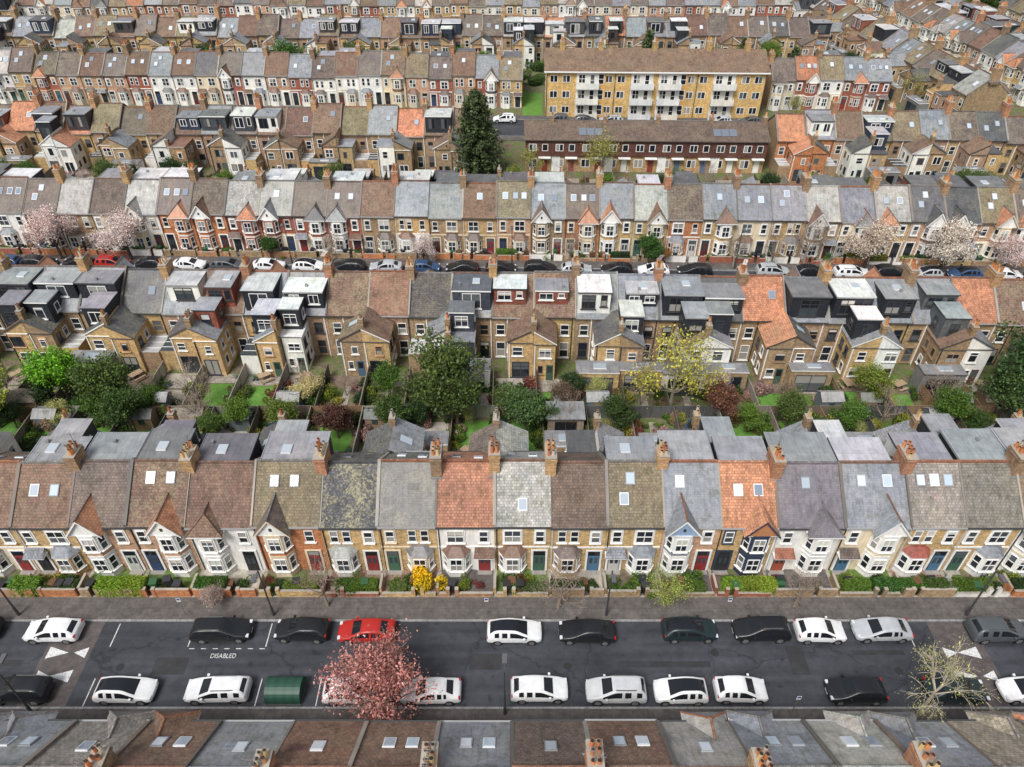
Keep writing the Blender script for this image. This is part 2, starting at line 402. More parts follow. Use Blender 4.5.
            g=s.get('gable',TT); hwid=1.45; zb=5.5; zp=zb+1.85
            if s.get('hip'): zp=zb+1.5
            yf=-dp-.18
            yb=(zp-ZE)/K; y0=(zb-ZE)/K
            gc=jit(g)[:3]+(.2,)
            yk=yf+1.15 if s.get('hip') else yf
            rf.face([(bc-hwid,yf,zb),(bc,yk,zp),(bc,yb,zp),(bc-hwid,y0,zb)][::-1],rm,gc)
            rf.face([(bc+hwid,yf,zb),(bc+hwid,y0,zb),(bc,yb,zp),(bc,yk,zp)][::-1],rm,gc)
            rf.tube((bc,yk,zp+.02),(bc,yb,zp+.02),.08,.08,5,'tile',rdc)
            if s.get('hip'):
                rf.face([(bc-hwid,yf,zb),(bc+hwid,yf,zb),(bc,yk,zp)],rm,gc)
                for sg in (-1,1): rf.tube((bc+sg*hwid,yf,zb+.02),(bc,yk,zp+.02),.07,.07,5,'tile',rdc)
                wl.box(bc-hwid+.03,bc+hwid-.03,yf,-.004,zb-.14,zb-.03,'plain',WHITE,True)
            else:
                gf=s.get('gface',WHITE)
                wl.face([(bc-hwid+.1,-dp+.0,zb-.05),(bc+hwid-.1,-dp,zb-.05),(bc,-dp,zp-.1)],'paint' if s.get('gpaint',True) else 'brick',gf)
                wl.box(bc-hwid+.1,bc+hwid-.1,-dp+.003,-.004,zb-.12,zb-.06,'plain',WHITE,True)
                for sg in (-1,1):
                    a=Vector((bc+sg*hwid,yf-.02,zb-.02)); b=Vector((bc,yf-.02,zp-.02)); dn=Vector((0,0,-.2))
                    q=[tuple(a),tuple(b),tuple(b+dn),tuple(a+dn)]
                    wl.face(q,'plain',tr); a2=Vector((0,.05,0)); wl.face([tuple(Vector(v)+a2) for v in q],'plain',tr)
                    wl.face([q[2],q[3],tuple(Vector(q[3])+a2),tuple(Vector(q[2])+a2)],'plain',tr)
                if R.random()<.5: wl.fbox((0,-dp,1,0),bc-.12,bc+.12,zb+.4,zb+.75,.0,.02,'plain',(.05,.05,.05))
    else:
        window(wn,front,bc,.9,1.5,1.6,det,s.get('fc',WHITE),su,True)
        window(wn,front,bc,3.7,1.35,1.45,det,s.get('fc',WHITE),su,True)
    window(wn,front,dc,3.75,.72,1.35,det,s.get('fc',WHITE),su if R.random()<.8 else None)
    dcol=jit(s.get('door',R.choice([(.03,.05,.12),(.25,.03,.03),(.02,.02,.025),(.05,.12,.08),(.5,.5,.48),(.06,.15,.25),(.02,.02,.022),(.12,.02,.02)])))
    dr.fbox(front,dc-.68,dc+.68,-.1,2.75,.03,.10,'paint',tr)
    dr.fbox(front,dc-.50,dc+.50,.1,2.62,.10,.104,'plain',(.03,.03,.03))
    dr.fbox(front,dc-.44,dc+.44,.1,2.05,.104,.14,'plain',dcol)
    for k in (-1,1):
        dr.fbox(front,dc+k*.2-.13,dc+k*.2+.13,1.1,1.85,.14,.145,'glass',(.05,.06,.07))
        dr.fbox(front,dc+k*.2-.13,dc+k*.2+.13,.3,.9,.14,.155,'plain',dcol)
    dr.fq(front,dc-.42,dc+.42,2.12,2.55,.11,'glass',gl())
    dr.box(dc-.6,dc+.6,-.55,-.1,-.1,.12,'paint',(.3,.28,.26))
    if s.get('porch') or R.random()<.25:
        pcx=s.get('porch') or jit(R.choice([TB,TP,SG]))
        dr.face([(dc-.85,-.9,2.65),(dc+.85,-.9,2.65),(dc+.75,-.105,3.15),(dc-.75,-.105,3.15)],'tile',pcx)
        dr.box(dc-.85,dc+.85,-.88,-.105,2.55,2.64,'plain',WHITE,True)
    wl.fbox(front,.12,.2,0,ZE-.2,.01,.09,'plain',R.choice([(.03,.03,.03),(.5,.5,.5)]))
    # rear
    oside=s.get('oside',W if s.get('chim') else 0)
    L=s.get('ol',R.uniform(3.1,4.0)); ow=R.choice([2.35,2.55,2.75])
    xa,xb=(oside-ow,oside-e) if oside>0 else (e,ow)
    party=xb if oside>0 else xa; outer=xa if oside>0 else xb
    oc=jit(s.get('oc',rw)); om='paint' if s.get('opaint') else rwm
    flat=s.get('oflat',False)
    ez=5.0; pz=5.05 if flat else 6.5
    y1=D+L
    zl,zr2=(pz,ez) if oside==0 else (ez,pz)
    wl.face([(xb,y1,-.1),(xa,y1,-.1),(xa,y1,zl),(xb,y1,zr2)],om,oc)
    wl.face([(outer,D,-.1),(outer,y1,-.1),(outer,y1,ez),(outer,D,ez)],om,oc)
    wl.face([(party,y1,-.1),(party,D,-.1),(party,D,pz),(party,y1,pz)],om,oc)
    orc=jit(s.get('oroof',rc[:3]))[:3]+(.3,)
    ov=.15 if oside==0 else -.15
    dz=-.15*(pz-ez)/ow
    q=[(party,D-.4,pz+.05),(party,y1+.12,pz+.05),(outer+ov,y1+.12,ez+dz+.05),(outer+ov,D-.4,ez+dz+.05)]
    rf.face(q if oside>0 else q[::-1],'felt' if flat else rm,orc)
    rf.fbox((W,y1,-1,0),W-xb,W-xa,ez-.02 if flat else ez-.25,ez+.04 if flat else ez-.2,.0,.12,'plain',WHITE if R.random()<.3 else (.08,.08,.08))
    if not flat:
        a=(party,y1+.122,pz+.04); b=(outer+ov,y1+.122,ez+dz+.04)
        wl.face([a,b,(b[0],b[1],b[2]-.16),(a[0],a[1],a[2]-.16)],'plain',R.choice([WHITE,(.1,.1,.1),(.06,.06,.06)]))
        if det>0 and R.random()<.35:  # rooflight on the outrigger slope
            f0=.3;f1=.7; zz=lambda f:pz+(ez-pz)*f+.12
            xo=lambda f: party+(outer-party)*f
            q=[(xo(f0),D+1.2,zz(f0)),(xo(f0),D+2.0,zz(f0)),(xo(f1),D+2.0,zz(f1)),(xo(f1),D+1.2,zz(f1))]
            rf.face(q if oside>0 else q[::-1],'glass',(.4,.46,.52))
    ofr=(W,y1,-1,0); oc_u=W-(xa+xb)/2
    wf=lambda: R.choice([WHITE,WHITE,WHITE,(.05,.05,.06),(.3,.2,.12)])
    window(wn,ofr,oc_u+R.uniform(-.4,.4),3.1,R.choice([.7,.9,1.1,1.3]),R.choice([1.0,1.15,1.3]),det,wf(),surr=(.6,.35,.18) if R.random()<.4 and not s.get('opaint') else None,case=R.random()<.6)
    if R.random()<.5:
        w=R.choice([1.5,1.9]); window(wn,ofr,oc_u,.15,w,2.1,det,R.choice([WHITE,(.05,.05,.06),(.05,.05,.06)]),mull=True,case=True)
    else:
        window(wn,ofr,oc_u-.4,.95,R.choice([.6,.9]),1.1,det,wf(),case=True); wn.fbox(ofr,oc_u+.25,oc_u+1.0,.05,2.1,0,.05,'plain',jit(R.choice([WHITE,(.06,.12,.2),(.1,.05,.03),(.05,.1,.07)])))
        wn.fbox(ofr,oc_u+.35,oc_u+.9,1.1,1.95,.05,.055,'glass',gl())
    sfr=(outer,D,0,1) if oside==0 else (outer,y1,0,-1)
    for k in range(2):
        uu=L*(.3+.42*k)
        window(wn,sfr,uu,3.1,.75,1.1,det,wf(),case=True); window(wn,sfr,uu,.9,.8,1.2,det,wf(),case=True)
    wl.fbox(ofr,W-xb+.1,W-xb+.2,0,4.8,.01,.1,'plain',R.choice([(.03,.03,.03),WHITE]))
    if R.random()<.6: chimney(ch,party,y1-.5,pz-.4,pz+1.0,.5,.7,2,jit((.28,.19,.11)))
    ru=(W-ow)/2 if oside>0 else W-(W-ow)/2
    fu=W-ru
    window(wn,rear,fu,3.3,.95,1.4,det,wf()); window(wn,rear,fu,.3,1.0,2.0,det,wf())
    wl.fbox(rear,fu+.72,fu+.82,0,ZE-.3,.01,.1,'plain',R.choice([(.03,.03,.03),WHITE]))
    ext=s.get('ext',R.choice([None,None,'infill','infill','full']))
    ecol=jit(R.choice([YEL,WHT,BRN,(.2,.2,.2)]))
    ecp='paint' if ecol[0]>.6 or ecol[0]<.25 else 'brick'
    if ext=='infill':
        xa2,xb2=(e,xa-.01) if oside>0 else (xb+.01,W-e)
        wl.box(xa2,xb2,D+.01,y1-.3,-.1,2.7,ecp,ecol,topmat='glass' if R.random()<.5 else 'felt',topcol=R.choice([(.05,.06,.07),(.4,.4,.4)]))
        for k in range(3):
            yy=D+.4+k*(L-1)/2.5
            wl.box(xa2,xb2,yy,yy+.06,2.703,2.75,'plain',WHITE)
    elif ext=='full':
        el=R.uniform(1.4,2.3)
        wl.box(.05,W-.05,y1+.01,y1+el,-.1,2.85,ecp,ecol,topmat='felt',topcol=jit(R.choice([(.2,.2,.21),(.35,.35,.36),(.12,.12,.13)])))
        wl.box(.0,W-.0,y1+.16,y1+el+.1,2.853,2.98,'plain',R.choice([WHITE,(.08,.08,.08)]),True,topmat='felt',topcol=(.22,.22,.23))
        efr=(W,y1+el,-1,0)
        window(wn,efr,W/2,.1,W*.72,2.2,det,(.06,.06,.065),mull=True,case=True)
        wl.box(W*.3,W*.6,y1+el*.35,y1+el*.75,2.983,3.12,'plain',WHITE,topmat='glass',topcol=(.3,.35,.4))
    dm=s.get('dorm')
    if dm:
        dcol,ftop=dm; dcol=jit(dcol); dmm='paint' if dcol[0]>.5 else ('hung' if dcol[0]<.2 else 'tile')
        il=R.choice([.2,.2,.3,.9]); ir=R.choice([.2,.2,.3,.9])
        xa3,xb3=il,W-ir; yd=s.get('yd',R.choice([7.8,7.75,7.5,7.0])); zt=R.choice([8.62,8.7,8.5,8.3])
        wl.box(xa3,xb3,4.2,yd,rz_(yd)-.1,zt,dmm,dcol)
        fas=R.choice([WHITE,(.06,.06,.065),(.06,.06,.065),(.3,.3,.3)])
        wl.box(xa3-.1,xb3+.1,4.13,yd+.16,zt+.003,zt+.17,'plain',fas,True,topmat='felt',topcol=jit(ftop,.15))
        for sx in (xa3-.1,xb3+.04): wl.box(sx,sx+.06,4.14,yd+.15,zt+.172,zt+.22,'plain',jit(ftop,.2))
        if R.random()<.5:
            vx=R.uniform(xa3+.4,xb3-.6); wl.box(vx,vx+.25,6.3,6.6,zt+.173,zt+.45,'metal',(.35,.35,.36))
        dfr=(W,yd,-1,0); zs=rz_(yd)
        fcc=R.choice([WHITE,WHITE,(.05,.05,.055),(.05,.05,.055)])
        k=R.choice([1,2,3]); c1=W-(xa3+xb3)/2; hw_=(xb3-xa3)/2; wh=zt-zs-.85
        zw=zs+.6
        if k==1:
            window(wn,dfr,c1-hw_*.35,zw,1.5,wh,det,fcc,mull=True,case=True); window(wn,dfr,c1+hw_*.6,zw+.3,.7,wh-.3,det,fcc,case=True)
        elif k==2:
            window(wn,dfr,c1-hw_*.5,zw,1.1,wh,det,fcc,mull=True,case=True); window(wn,dfr,c1+hw_*.5,zw,1.1,wh,det,fcc,mull=True,case=True)
        else: window(wn,dfr,c1,zw-.35,2.0,wh+.35,det,fcc,mull=True,case=True)
        if R.random()<.35: wl.box(W*.3,W*.3+.8,5.2,6.2,zt+.173,zt+.3,'plain',WHITE,topmat='glass',topcol=(.4,.45,.5))
        if s.get('ldorm'):
            ly=D+L*R.uniform(.5,.8)
            xc,xd=xa+.08,xb-.08; zl_=R.choice([7.7,7.5,7.95])
            wl.box(xc,xd,yd+.17,ly,4.8,zl_,dmm,dcol)
            wl.box(xc-.08,xd+.08,yd+.17,ly+.12,zl_+.003,zl_+.15,'plain',fas,True,topmat='felt',topcol=jit(ftop,.2))
            window(wn,(W,ly,-1,0),W-(xc+xd)/2,5.75,R.choice([1.0,1.4]),1.35,det,fcc,mull=R.random()<.5,case=True)
            if oside==0: sf=(xd,yd+.17,0,1)
            else: sf=(xc,ly,0,-1)
            window(wn,sf,(ly-yd)/2,6.0,.8,1.0,det,fcc,case=True)
    else:
        for k in range(R.choice([0,1,1,2])): skylight(rf,W*(.3+.4*k),6+R.uniform(-.6,.6))
    for nm,b in (('walls',wl),('roof',rf),('windows',wn),('front_door',dr),('chimney',ch)):
        if b.f: addobj(nm,b.mesh(nm),parent=E)
    return E

# ------------------------------------------------------------------ vegetation
def leafquad(mb,p,s,col,up=.3):
    n=Vector((R.gauss(0,1),R.gauss(0,1),R.gauss(0,1)+up)).normalized()
    a=n.orthogonal().normalized(); b=n.cross(a); th=R.uniform(0,pi)
    a2=a*math.cos(th)+b*math.sin(th); b2=n.cross(a2)
    a2*=s; b2*=s*.6
    mb.face([tuple(p-a2),tuple(p-b2),tuple(p+a2),tuple(p+b2)],'leaf',col)
def tree_mesh(name,h,r,leafn,ls,cols,bark=(.12,.09,.07),weep=0,trunk=.3,tips=1,seedspread=.5,tr=.16):
    mb=MB(); tipsl=[]
    def seg(a,d,L,r0,lv):
        n=3; p=Vector(a); dd=Vector(d)
        for i in range(n):
            dd=(dd+Vector((R.gauss(0,.13),R.gauss(0,.13),R.gauss(0,.08)+(.08 if not weep else -.06*weep*lv)))).normalized()
            q=p+dd*(L/n); ra=r0*(1-.28*i); rb=r0*(1-.28*(i+1))
            mb.tube(p,q,max(ra,.012),max(rb,.01),5 if lv<2 else 3,'bark',jit(bark,.15)); p=q
            if lv>=2: tipsl.append((Vector(p),lv))
        if lv<3:
            k={0:0,1:5,2:4}[lv]
            for j in range(k):
                f=R.uniform(.35,1); st=Vector(a)+(p-Vector(a))*f
                nd=(dd+Vector((R.gauss(0,.6),R.gauss(0,.6),R.gauss(.1,.4)))).normalized()
                seg(st,nd,L*R.uniform(.45,.7),r0*.42,lv+1)
        return p,dd
    th=h*trunk
    lean=Vector((R.gauss(0,.05),R.gauss(0,.05),1)).normalized()
    top=lean*th; mb.tube((0,0,-.2),top,tr*1.25,tr,7,'bark',bark)
    nb=9
    for i in range(nb):
        a=i*2.4+R.uniform(-.3,.3); el=R.uniform(.35,1.25) if i<nb-2 else 1.4
        d=Vector((math.cos(a)*math.cos(el),math.sin(a)*math.cos(el),math.sin(el)))
        ext=1/ math.sqrt((math.cos(el)/r)**2+(math.sin(el)/(h-th))**2)
        seg(top+lean*R.uniform(-.3,.2)*th*.3,d,ext*.72*R.uniform(.8,1.1),tr*.6,1)
    if leafn:
        per=max(1,int(leafn/len(tipsl)))
        for p,lv in tipsl:
            k=R.uniform(.55,1.3); c0=R.choice(cols)
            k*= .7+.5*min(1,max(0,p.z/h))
            for j in range(per):
                q=p+Vector((R.gauss(0,1),R.gauss(0,1),R.gauss(0,.8)-.3*weep))*seedspread
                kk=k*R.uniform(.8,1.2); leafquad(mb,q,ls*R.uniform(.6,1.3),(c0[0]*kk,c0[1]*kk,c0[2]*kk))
    return mb.mesh(name)
def conifer_mesh(name,h,r,n=9000,col=(.075,.105,.038)):
    mb=MB(); mb.tube((0,0,-.2),(0,0,h*.96),.28,.03,7,'bark',(.09,.065,.05))
    lv=int(h*2.6)
    for i in range(lv):
        f=i/lv; z=h*(.05+.93*f); rr=r*((1-f)**.55)*R.uniform(.75,1.12)+.15
        nb=max(5,int(12*(1-f)+5))
        for j in range(nb):
            a=j*2*pi/nb+R.uniform(-.3,.3)+i; rl=rr*R.uniform(.65,1.12)
            e=Vector((math.cos(a)*rl,math.sin(a)*rl,z-rl*.05+R.uniform(-.2,.4)))
            s0=Vector((0,0,z)); mb.tube(s0,e,.05,.012,3,'bark',(.08,.06,.045))
            k0=R.uniform(.55,1.5); m=max(4,int(n/(lv*nb)))
            for q in range(m):
                t_=R.uniform(.15,1)**.7; p=s0.lerp(e,t_)+Vector((R.gauss(0,.22),R.gauss(0,.22),R.gauss(-.05,.16)))
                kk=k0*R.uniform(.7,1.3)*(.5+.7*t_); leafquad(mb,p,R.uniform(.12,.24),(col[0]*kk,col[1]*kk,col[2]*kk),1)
    return mb.mesh(name)
def bush_mesh(name,n,ls,cols,flat=.8):
    mb=MB(); lumps=[(Vector((R.gauss(0,.38),R.gauss(0,.38),R.uniform(.35,.8)*flat)),R.uniform(.35,.6)) for _ in range(9)]
    for i in range(6):
        a=R.uniform(0,6.28); mb.tube((0,0,-.05),(math.cos(a)*.4,math.sin(a)*.4,.6*flat),.03,.01,4,'bark',(.1,.08,.06))
    for c,r in lumps:
        k0=R.uniform(.65,1.25); c0=R.choice(cols)
        for j in range(n//9):
            d=Vector((R.gauss(0,1),R.gauss(0,1),R.gauss(0,1))).normalized()*r*R.uniform(.7,1.08); p=c+d
            if p.z<0: p.z=R.uniform(0,.2)
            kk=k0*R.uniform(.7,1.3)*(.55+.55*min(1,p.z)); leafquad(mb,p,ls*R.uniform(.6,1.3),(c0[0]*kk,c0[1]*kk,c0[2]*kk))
    return mb.mesh(name)
def hedge_mesh(name,n):
    mb=MB(); mb.box(-.46,.46,-.4,.4,0,.86,'leaf',(.25,.3,.2))
    for i in range(n):
        p=Vector((R.uniform(-.5,.5),R.uniform(-.5,.5),R.uniform(0,1)))
        k=R.randrange(5)
        if k<2: p.z=1+R.gauss(-.04,.05)
        elif k==2: p.y=-.5+R.gauss(0,.04)
        elif k==3: p.y=.5+R.gauss(0,.04)
        else: p.x=R.choice((-.5,.5))+R.gauss(0,.01)
        kk=R.uniform(.6,1.3); leafquad(mb,p,R.uniform(.03,.07),(kk,kk,kk*.9))
    return mb.mesh(name)
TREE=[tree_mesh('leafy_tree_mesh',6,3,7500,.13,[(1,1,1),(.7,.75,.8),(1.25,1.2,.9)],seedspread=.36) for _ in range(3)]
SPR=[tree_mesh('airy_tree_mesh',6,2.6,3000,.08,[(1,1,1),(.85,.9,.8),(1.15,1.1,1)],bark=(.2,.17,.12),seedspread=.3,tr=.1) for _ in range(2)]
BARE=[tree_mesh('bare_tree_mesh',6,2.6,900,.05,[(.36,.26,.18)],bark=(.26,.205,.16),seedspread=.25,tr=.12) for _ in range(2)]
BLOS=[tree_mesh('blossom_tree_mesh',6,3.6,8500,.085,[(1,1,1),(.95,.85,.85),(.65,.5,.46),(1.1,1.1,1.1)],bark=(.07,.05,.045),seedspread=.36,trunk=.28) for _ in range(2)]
WEEP=tree_mesh('weeping_tree_mesh',7,2.8,1900,.06,[(1,1,1),(.85,.9,.8)],bark=(.42,.37,.29),weep=1.0,seedspread=.28,trunk=.5,tr=.11)
CON=[conifer_mesh('conifer_mesh',14.5,4.6,20000),conifer_mesh('conifer_small_mesh',8,2.2,5000)]
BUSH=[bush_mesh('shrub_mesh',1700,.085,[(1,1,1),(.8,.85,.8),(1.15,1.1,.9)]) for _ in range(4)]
HEDGE=hedge_mesh('hedge_mesh',2600)
def put(name,me,x,y,s=1,col=(1,1,1),z=0,sz=None,rot=None):
    r=R.uniform(0,6.28)
    return addobj(name,me,(x,y,z),r if rot is None else rot,scale=(s,s,sz or s),color=col)
def hedge(x,y,l,w,h,col,ang=0,z=.1):
    n=max(1,int(round(l/1.6)))
    E=addobj('hedge',None,(x,y,z),ang)
    for i in range(n):
        addobj('hedge_foliage',HEDGE,((i-(n-1)/2)*l/n,0,0),0 if i%2 else pi,E,(l/n*1.03,w*R.uniform(.9,1.08),h*R.uniform(.85,1.12)),tuple(c*R.uniform(.8,1.1) for c in col))
    return E
GREENS=[(.08,.16,.02),(.055,.11,.022),(.13,.22,.03),(.035,.075,.022),(.11,.16,.045),(.19,.24,.035)]

# ------------------------------------------------------------------ cars
def car_mesh(name,L=1.0,H=1.0,kind='hatch',darkroof=False):
    st=[(-2.08,.64,.32,.54,.48,.57),(-1.98,.80,.24,.64,.64,.68),(-1.55,.86,.20,.76,.72,.82),(-1.0,.88,.19,.86,.78,.94),
        (-.22,.885,.19,.88,.60,1.355),(.08,.885,.19,.88,.60,1.41),(.38,.885,.19,.88,.60,1.425),(.45,.885,.19,.88,.60,1.425),
        (1.02,.885,.19,.89,.58,1.41),(1.10,.885,.19,.90,.57,1.40),(1.50,.88,.20,.93,.54,1.33),(1.90,.86,.22,.95,.68,.99),(2.03,.84,.25,.86,.66,.90),(2.09,.76,.32,.62,.56,.66)]
    if kind in('estate','suv'):
        st[9]=(1.33,.885,.19,.91,.60,1.41); st[10]=(1.74,.88,.2,.94,.57,1.34); st[11]=(1.98,.87,.22,.96,.70,1.02); st[12]=(2.06,.84,.25,.88,.68,.94);st[13]=(2.12,.76,.32,.62,.6,.68)
    if kind=='saloon':
        st[8]=(.86,.885,.19,.89,.58,1.39); st[9]=(.92,.885,.19,.90,.57,1.385); st[10]=(1.06,.88,.20,.91,.56,1.345); st[11]=(1.58,.87,.22,.93,.70,.99); st[12]=(2.03,.84,.25,.88,.68,.94)
    verts=[];rings=[]
    for (x,w,zb,zk,wt,zt) in st:
        x*=L; zt*=H; zk=zk*(1+(H-1)*.7)
        half=[(w*.9,zb),(w*.99,zb+.12),(w,(zb+zk)/2+.02),(w*.975,zk),(wt+.055,zt-.04),(wt-.03,zt),(0,zt+.025)]
        ring=[(x,-y,z) for y,z in half]+[(x,y,z) for y,z in half[-2::-1]]
        rings.append(list(range(len(verts),len(verts)+13))); verts+=ring
    faces=[];mats=[]
    nS=len(st)
    for i in range(nS-1):
        for j in range(12):
            faces.append((rings[i][j],rings[i+1][j],rings[i+1][j+1],rings[i][j+1]))
            k=j if j<6 else 11-j; m='carp'
            if k==3 and i in (3,4,5,7,9) : m='glass'
            if k==5 and i in (3,10): m='glass'
            if darkroof and k==5 and 4<=i<=9: m='glass'
            if k==0: m='plain'
            mats.append(m)
        faces.append((rings[i][12],rings[i+1][12],rings[i+1][0],rings[i][0])); mats.append('plain')
    faces.append(tuple(rings[0])); mats.append('carp'); faces.append(tuple(rings[-1])); mats.append('carp')
    keys=['carp','glass','plain']
    me=bpy.data.meshes.new('tmp'); me.from_pydata(verts,[],faces)
    for k in keys: me.materials.append(M[k])
    for p,m in zip(me.polygons,mats): p.material_index=keys.index(m); p.use_smooth=True
    o=bpy.data.objects.new('tmp',me); COLL.objects.link(o)
    md=o.modifiers.new('s','SUBSURF'); md.levels=2; md.render_levels=2
    dg=bpy.context.evaluated_depsgraph_get(); ev=o.evaluated_get(dg); m2=bpy.data.meshes.new_from_object(ev)
    mb=MB(); vs=[tuple(v.co) for v in m2.vertices]
    for p in m2.polygons:
        k=keys[p.material_index]
        mb.face([vs[i] for i in p.vertices],k,(.012,.014,.018) if k=='glass' else (.02,.02,.02))
    bpy.data.objects.remove(o)
    wx=1.28*L; wr=.315 if kind!='suv' else .35
    for sx in (-1,1):
        for sy in (-1,1):
            cx=sx*wx
            def ring(r,y): return [(cx+r*math.cos(2*pi*i/18),y,wr+r*math.sin(2*pi*i/18)) for i in range(18)]
            def disc(r,y0,y1,c,mat='plain'):
                a,b=ring(r,y0),ring(r,y1)
                for i in range(18):
                    j=(i+1)%18; mb.face([a[i],a[j],b[j],b[i]],mat,c)
                mb.face(b if sy<0 else b[::-1],mat,c)
            disc(wr+.055,sy*.70,sy*.872,(.01,.01,.01)); disc(wr,sy*.68,sy*.89,(.018,.018,.018)); disc(wr*.66,sy*.88,sy*.895,(.4,.4,.42),'metal')
            for a in range(5):
                t_=a*2*pi/5; 
                mb.face([(cx+.03*math.cos(t_+1.57),sy*.9,wr+.03*math.sin(t_+1.57)),(cx+wr*.6*math.cos(t_+.2),sy*.9,wr+wr*.6*math.sin(t_+.2)),(cx+wr*.6*math.cos(t_+.6),sy*.9,wr+wr*.6*math.sin(t_+.6))],'plain',(.03,.03,.03))
    for sy in (-1,1):
        mb.box(-2.0*L,-1.80*L,min(sy*.48,sy*.76),max(sy*.48,sy*.76),.58,.715,'glass',(.6,.62,.65),True)
        mb.box(1.93*L,2.045*L,min(sy*.58,sy*.80),max(sy*.58,sy*.80),.70,.92,'plain',(.35,.01,.01),True)
        mb.box(-.80*L,-.64*L,min(sy*.86,sy*1.02),max(sy*.86,sy*1.02),.88,1.0,'carp',(0,0,0),True)
        if kind in ('suv','estate'):
            mb.box(-.1*L,1.3*L,sy*.57-.025,sy*.57+.025,1.42*H-.02,1.44*H+.04,'metal',(.2,.2,.2),True)
        mb.box(-.6*L,1.5*L,min(sy*.872,sy*.892),max(sy*.872,sy*.892),.36,.41,'plain',(.03,.03,.03),True)
    mb.box(-2.075*L,-2.02*L,-.26,.26,.40,.51,'plain',(.7,.7,.7),True); mb.box(2.03*L,2.085*L,-.26,.26,.55,.66,'plain',(.6,.45,.05),True)
    mb.box(-2.05*L,-1.98*L,-.42,.42,.36,.60,'plain',(.01,.01,.01),True)
    out=mb.mesh(name)
    import bmesh
    bm=bmesh.new(); bm.from_mesh(out); bmesh.ops.remove_doubles(bm,verts=bm.verts,dist=.0004); bmesh.ops.recalc_face_normals(bm,faces=bm.faces)
    for i,f in enumerate(bm.faces): f.smooth=True
    for ed in bm.edges:
        if len(ed.link_faces)==2 and ed.calc_face_angle(0)>.6: ed.smooth=False
    bm.to_mesh(out); bm.free()
    return out
CARS=[car_mesh('hatchback_car_mesh'),car_mesh('suv_car_mesh',1.04,1.13,'suv'),car_mesh('estate_car_mesh',1.1,1.0,'estate'),car_mesh('small_car_mesh',.9,1.03),car_mesh('dark_roof_car_mesh',1.02,1.04,'hatch',True),car_mesh('dark_roof_small_car_mesh',.92,1.05,'hatch',True),car_mesh('saloon_car_mesh',1.06,.98,'saloon')]
def car(x,y,k,col,flip=False,ang=0,z=.005):
    return addobj('parked_car',CARS[k],(x,y,z),ang+(pi if flip else 0)+R.uniform(-.025,.025),color=col)
CW=(.78,.79,.80);CB=(.010,.011,.014);CG=(.08,.09,.10);CS=(.42,.44,.46);CBL=(.03,.07,.16);CR=(.42,.02,.015);CDG=(.012,.025,.028)

# ------------------------------------------------------------------ ground sheets
def sheet(name,mat,x0,x1,y0,y1,z,ang=0,piv=(0,0),thick=0):
    me=MB()
    if thick: me.box(x0,x1,y0,y1,z-thick,z,mat,(1,1,1))
    else: me.face([(x0,y0,z),(x1,y0,z),(x1,y1,z),(x0,y1,z)],mat,(1,1,1))
    return addobj(name,me.mesh(name),(piv[0],piv[1],0),ang)
sheet('ground','garden',-2500,2500,-1500,3500,0)
def street(yc,w,pvn,pvs,x0,x1,ang):
    P=(0,yc)
    sheet('road','road',x0,x1,-w,w,.004,ang,P)
    for sg,pv in ((1,pvn),(-1,pvs)):
        a,b=(w+.15,w+pv) if sg>0 else (-w-pv,-w-.15)
        sheet('pavement','pave',x0,x1,a,b,.12,ang,P,.12)
        a,b=(w,w+.15) if sg>0 else (-w-.15,-w)
        sheet('kerb','kerb',x0,x1,a,b,.126,ang,P,.13)
AN=math.radians(-1.35)
street(29.575,3.475,2.2,2.2,-130,130,0)
street(83.0,4.0,2.1,2.1,-150,150,AN)
street(138.0,4.2,2.1,2.1,-160,160,AN)
street(196.5,4.2,2.2,2.2,-170,78,0)
sheet('front_yard_paving','patio',-130,130,35.26,38.05,.10,0,(0,0),.1)
sheet('front_yard_paving','patio',-130,130,22.2,23.89,.10,0,(0,0),.1)
sheet('front_yard_paving','patio',-150,150,.0,2.2,.10,AN,(0,88.9),.1)

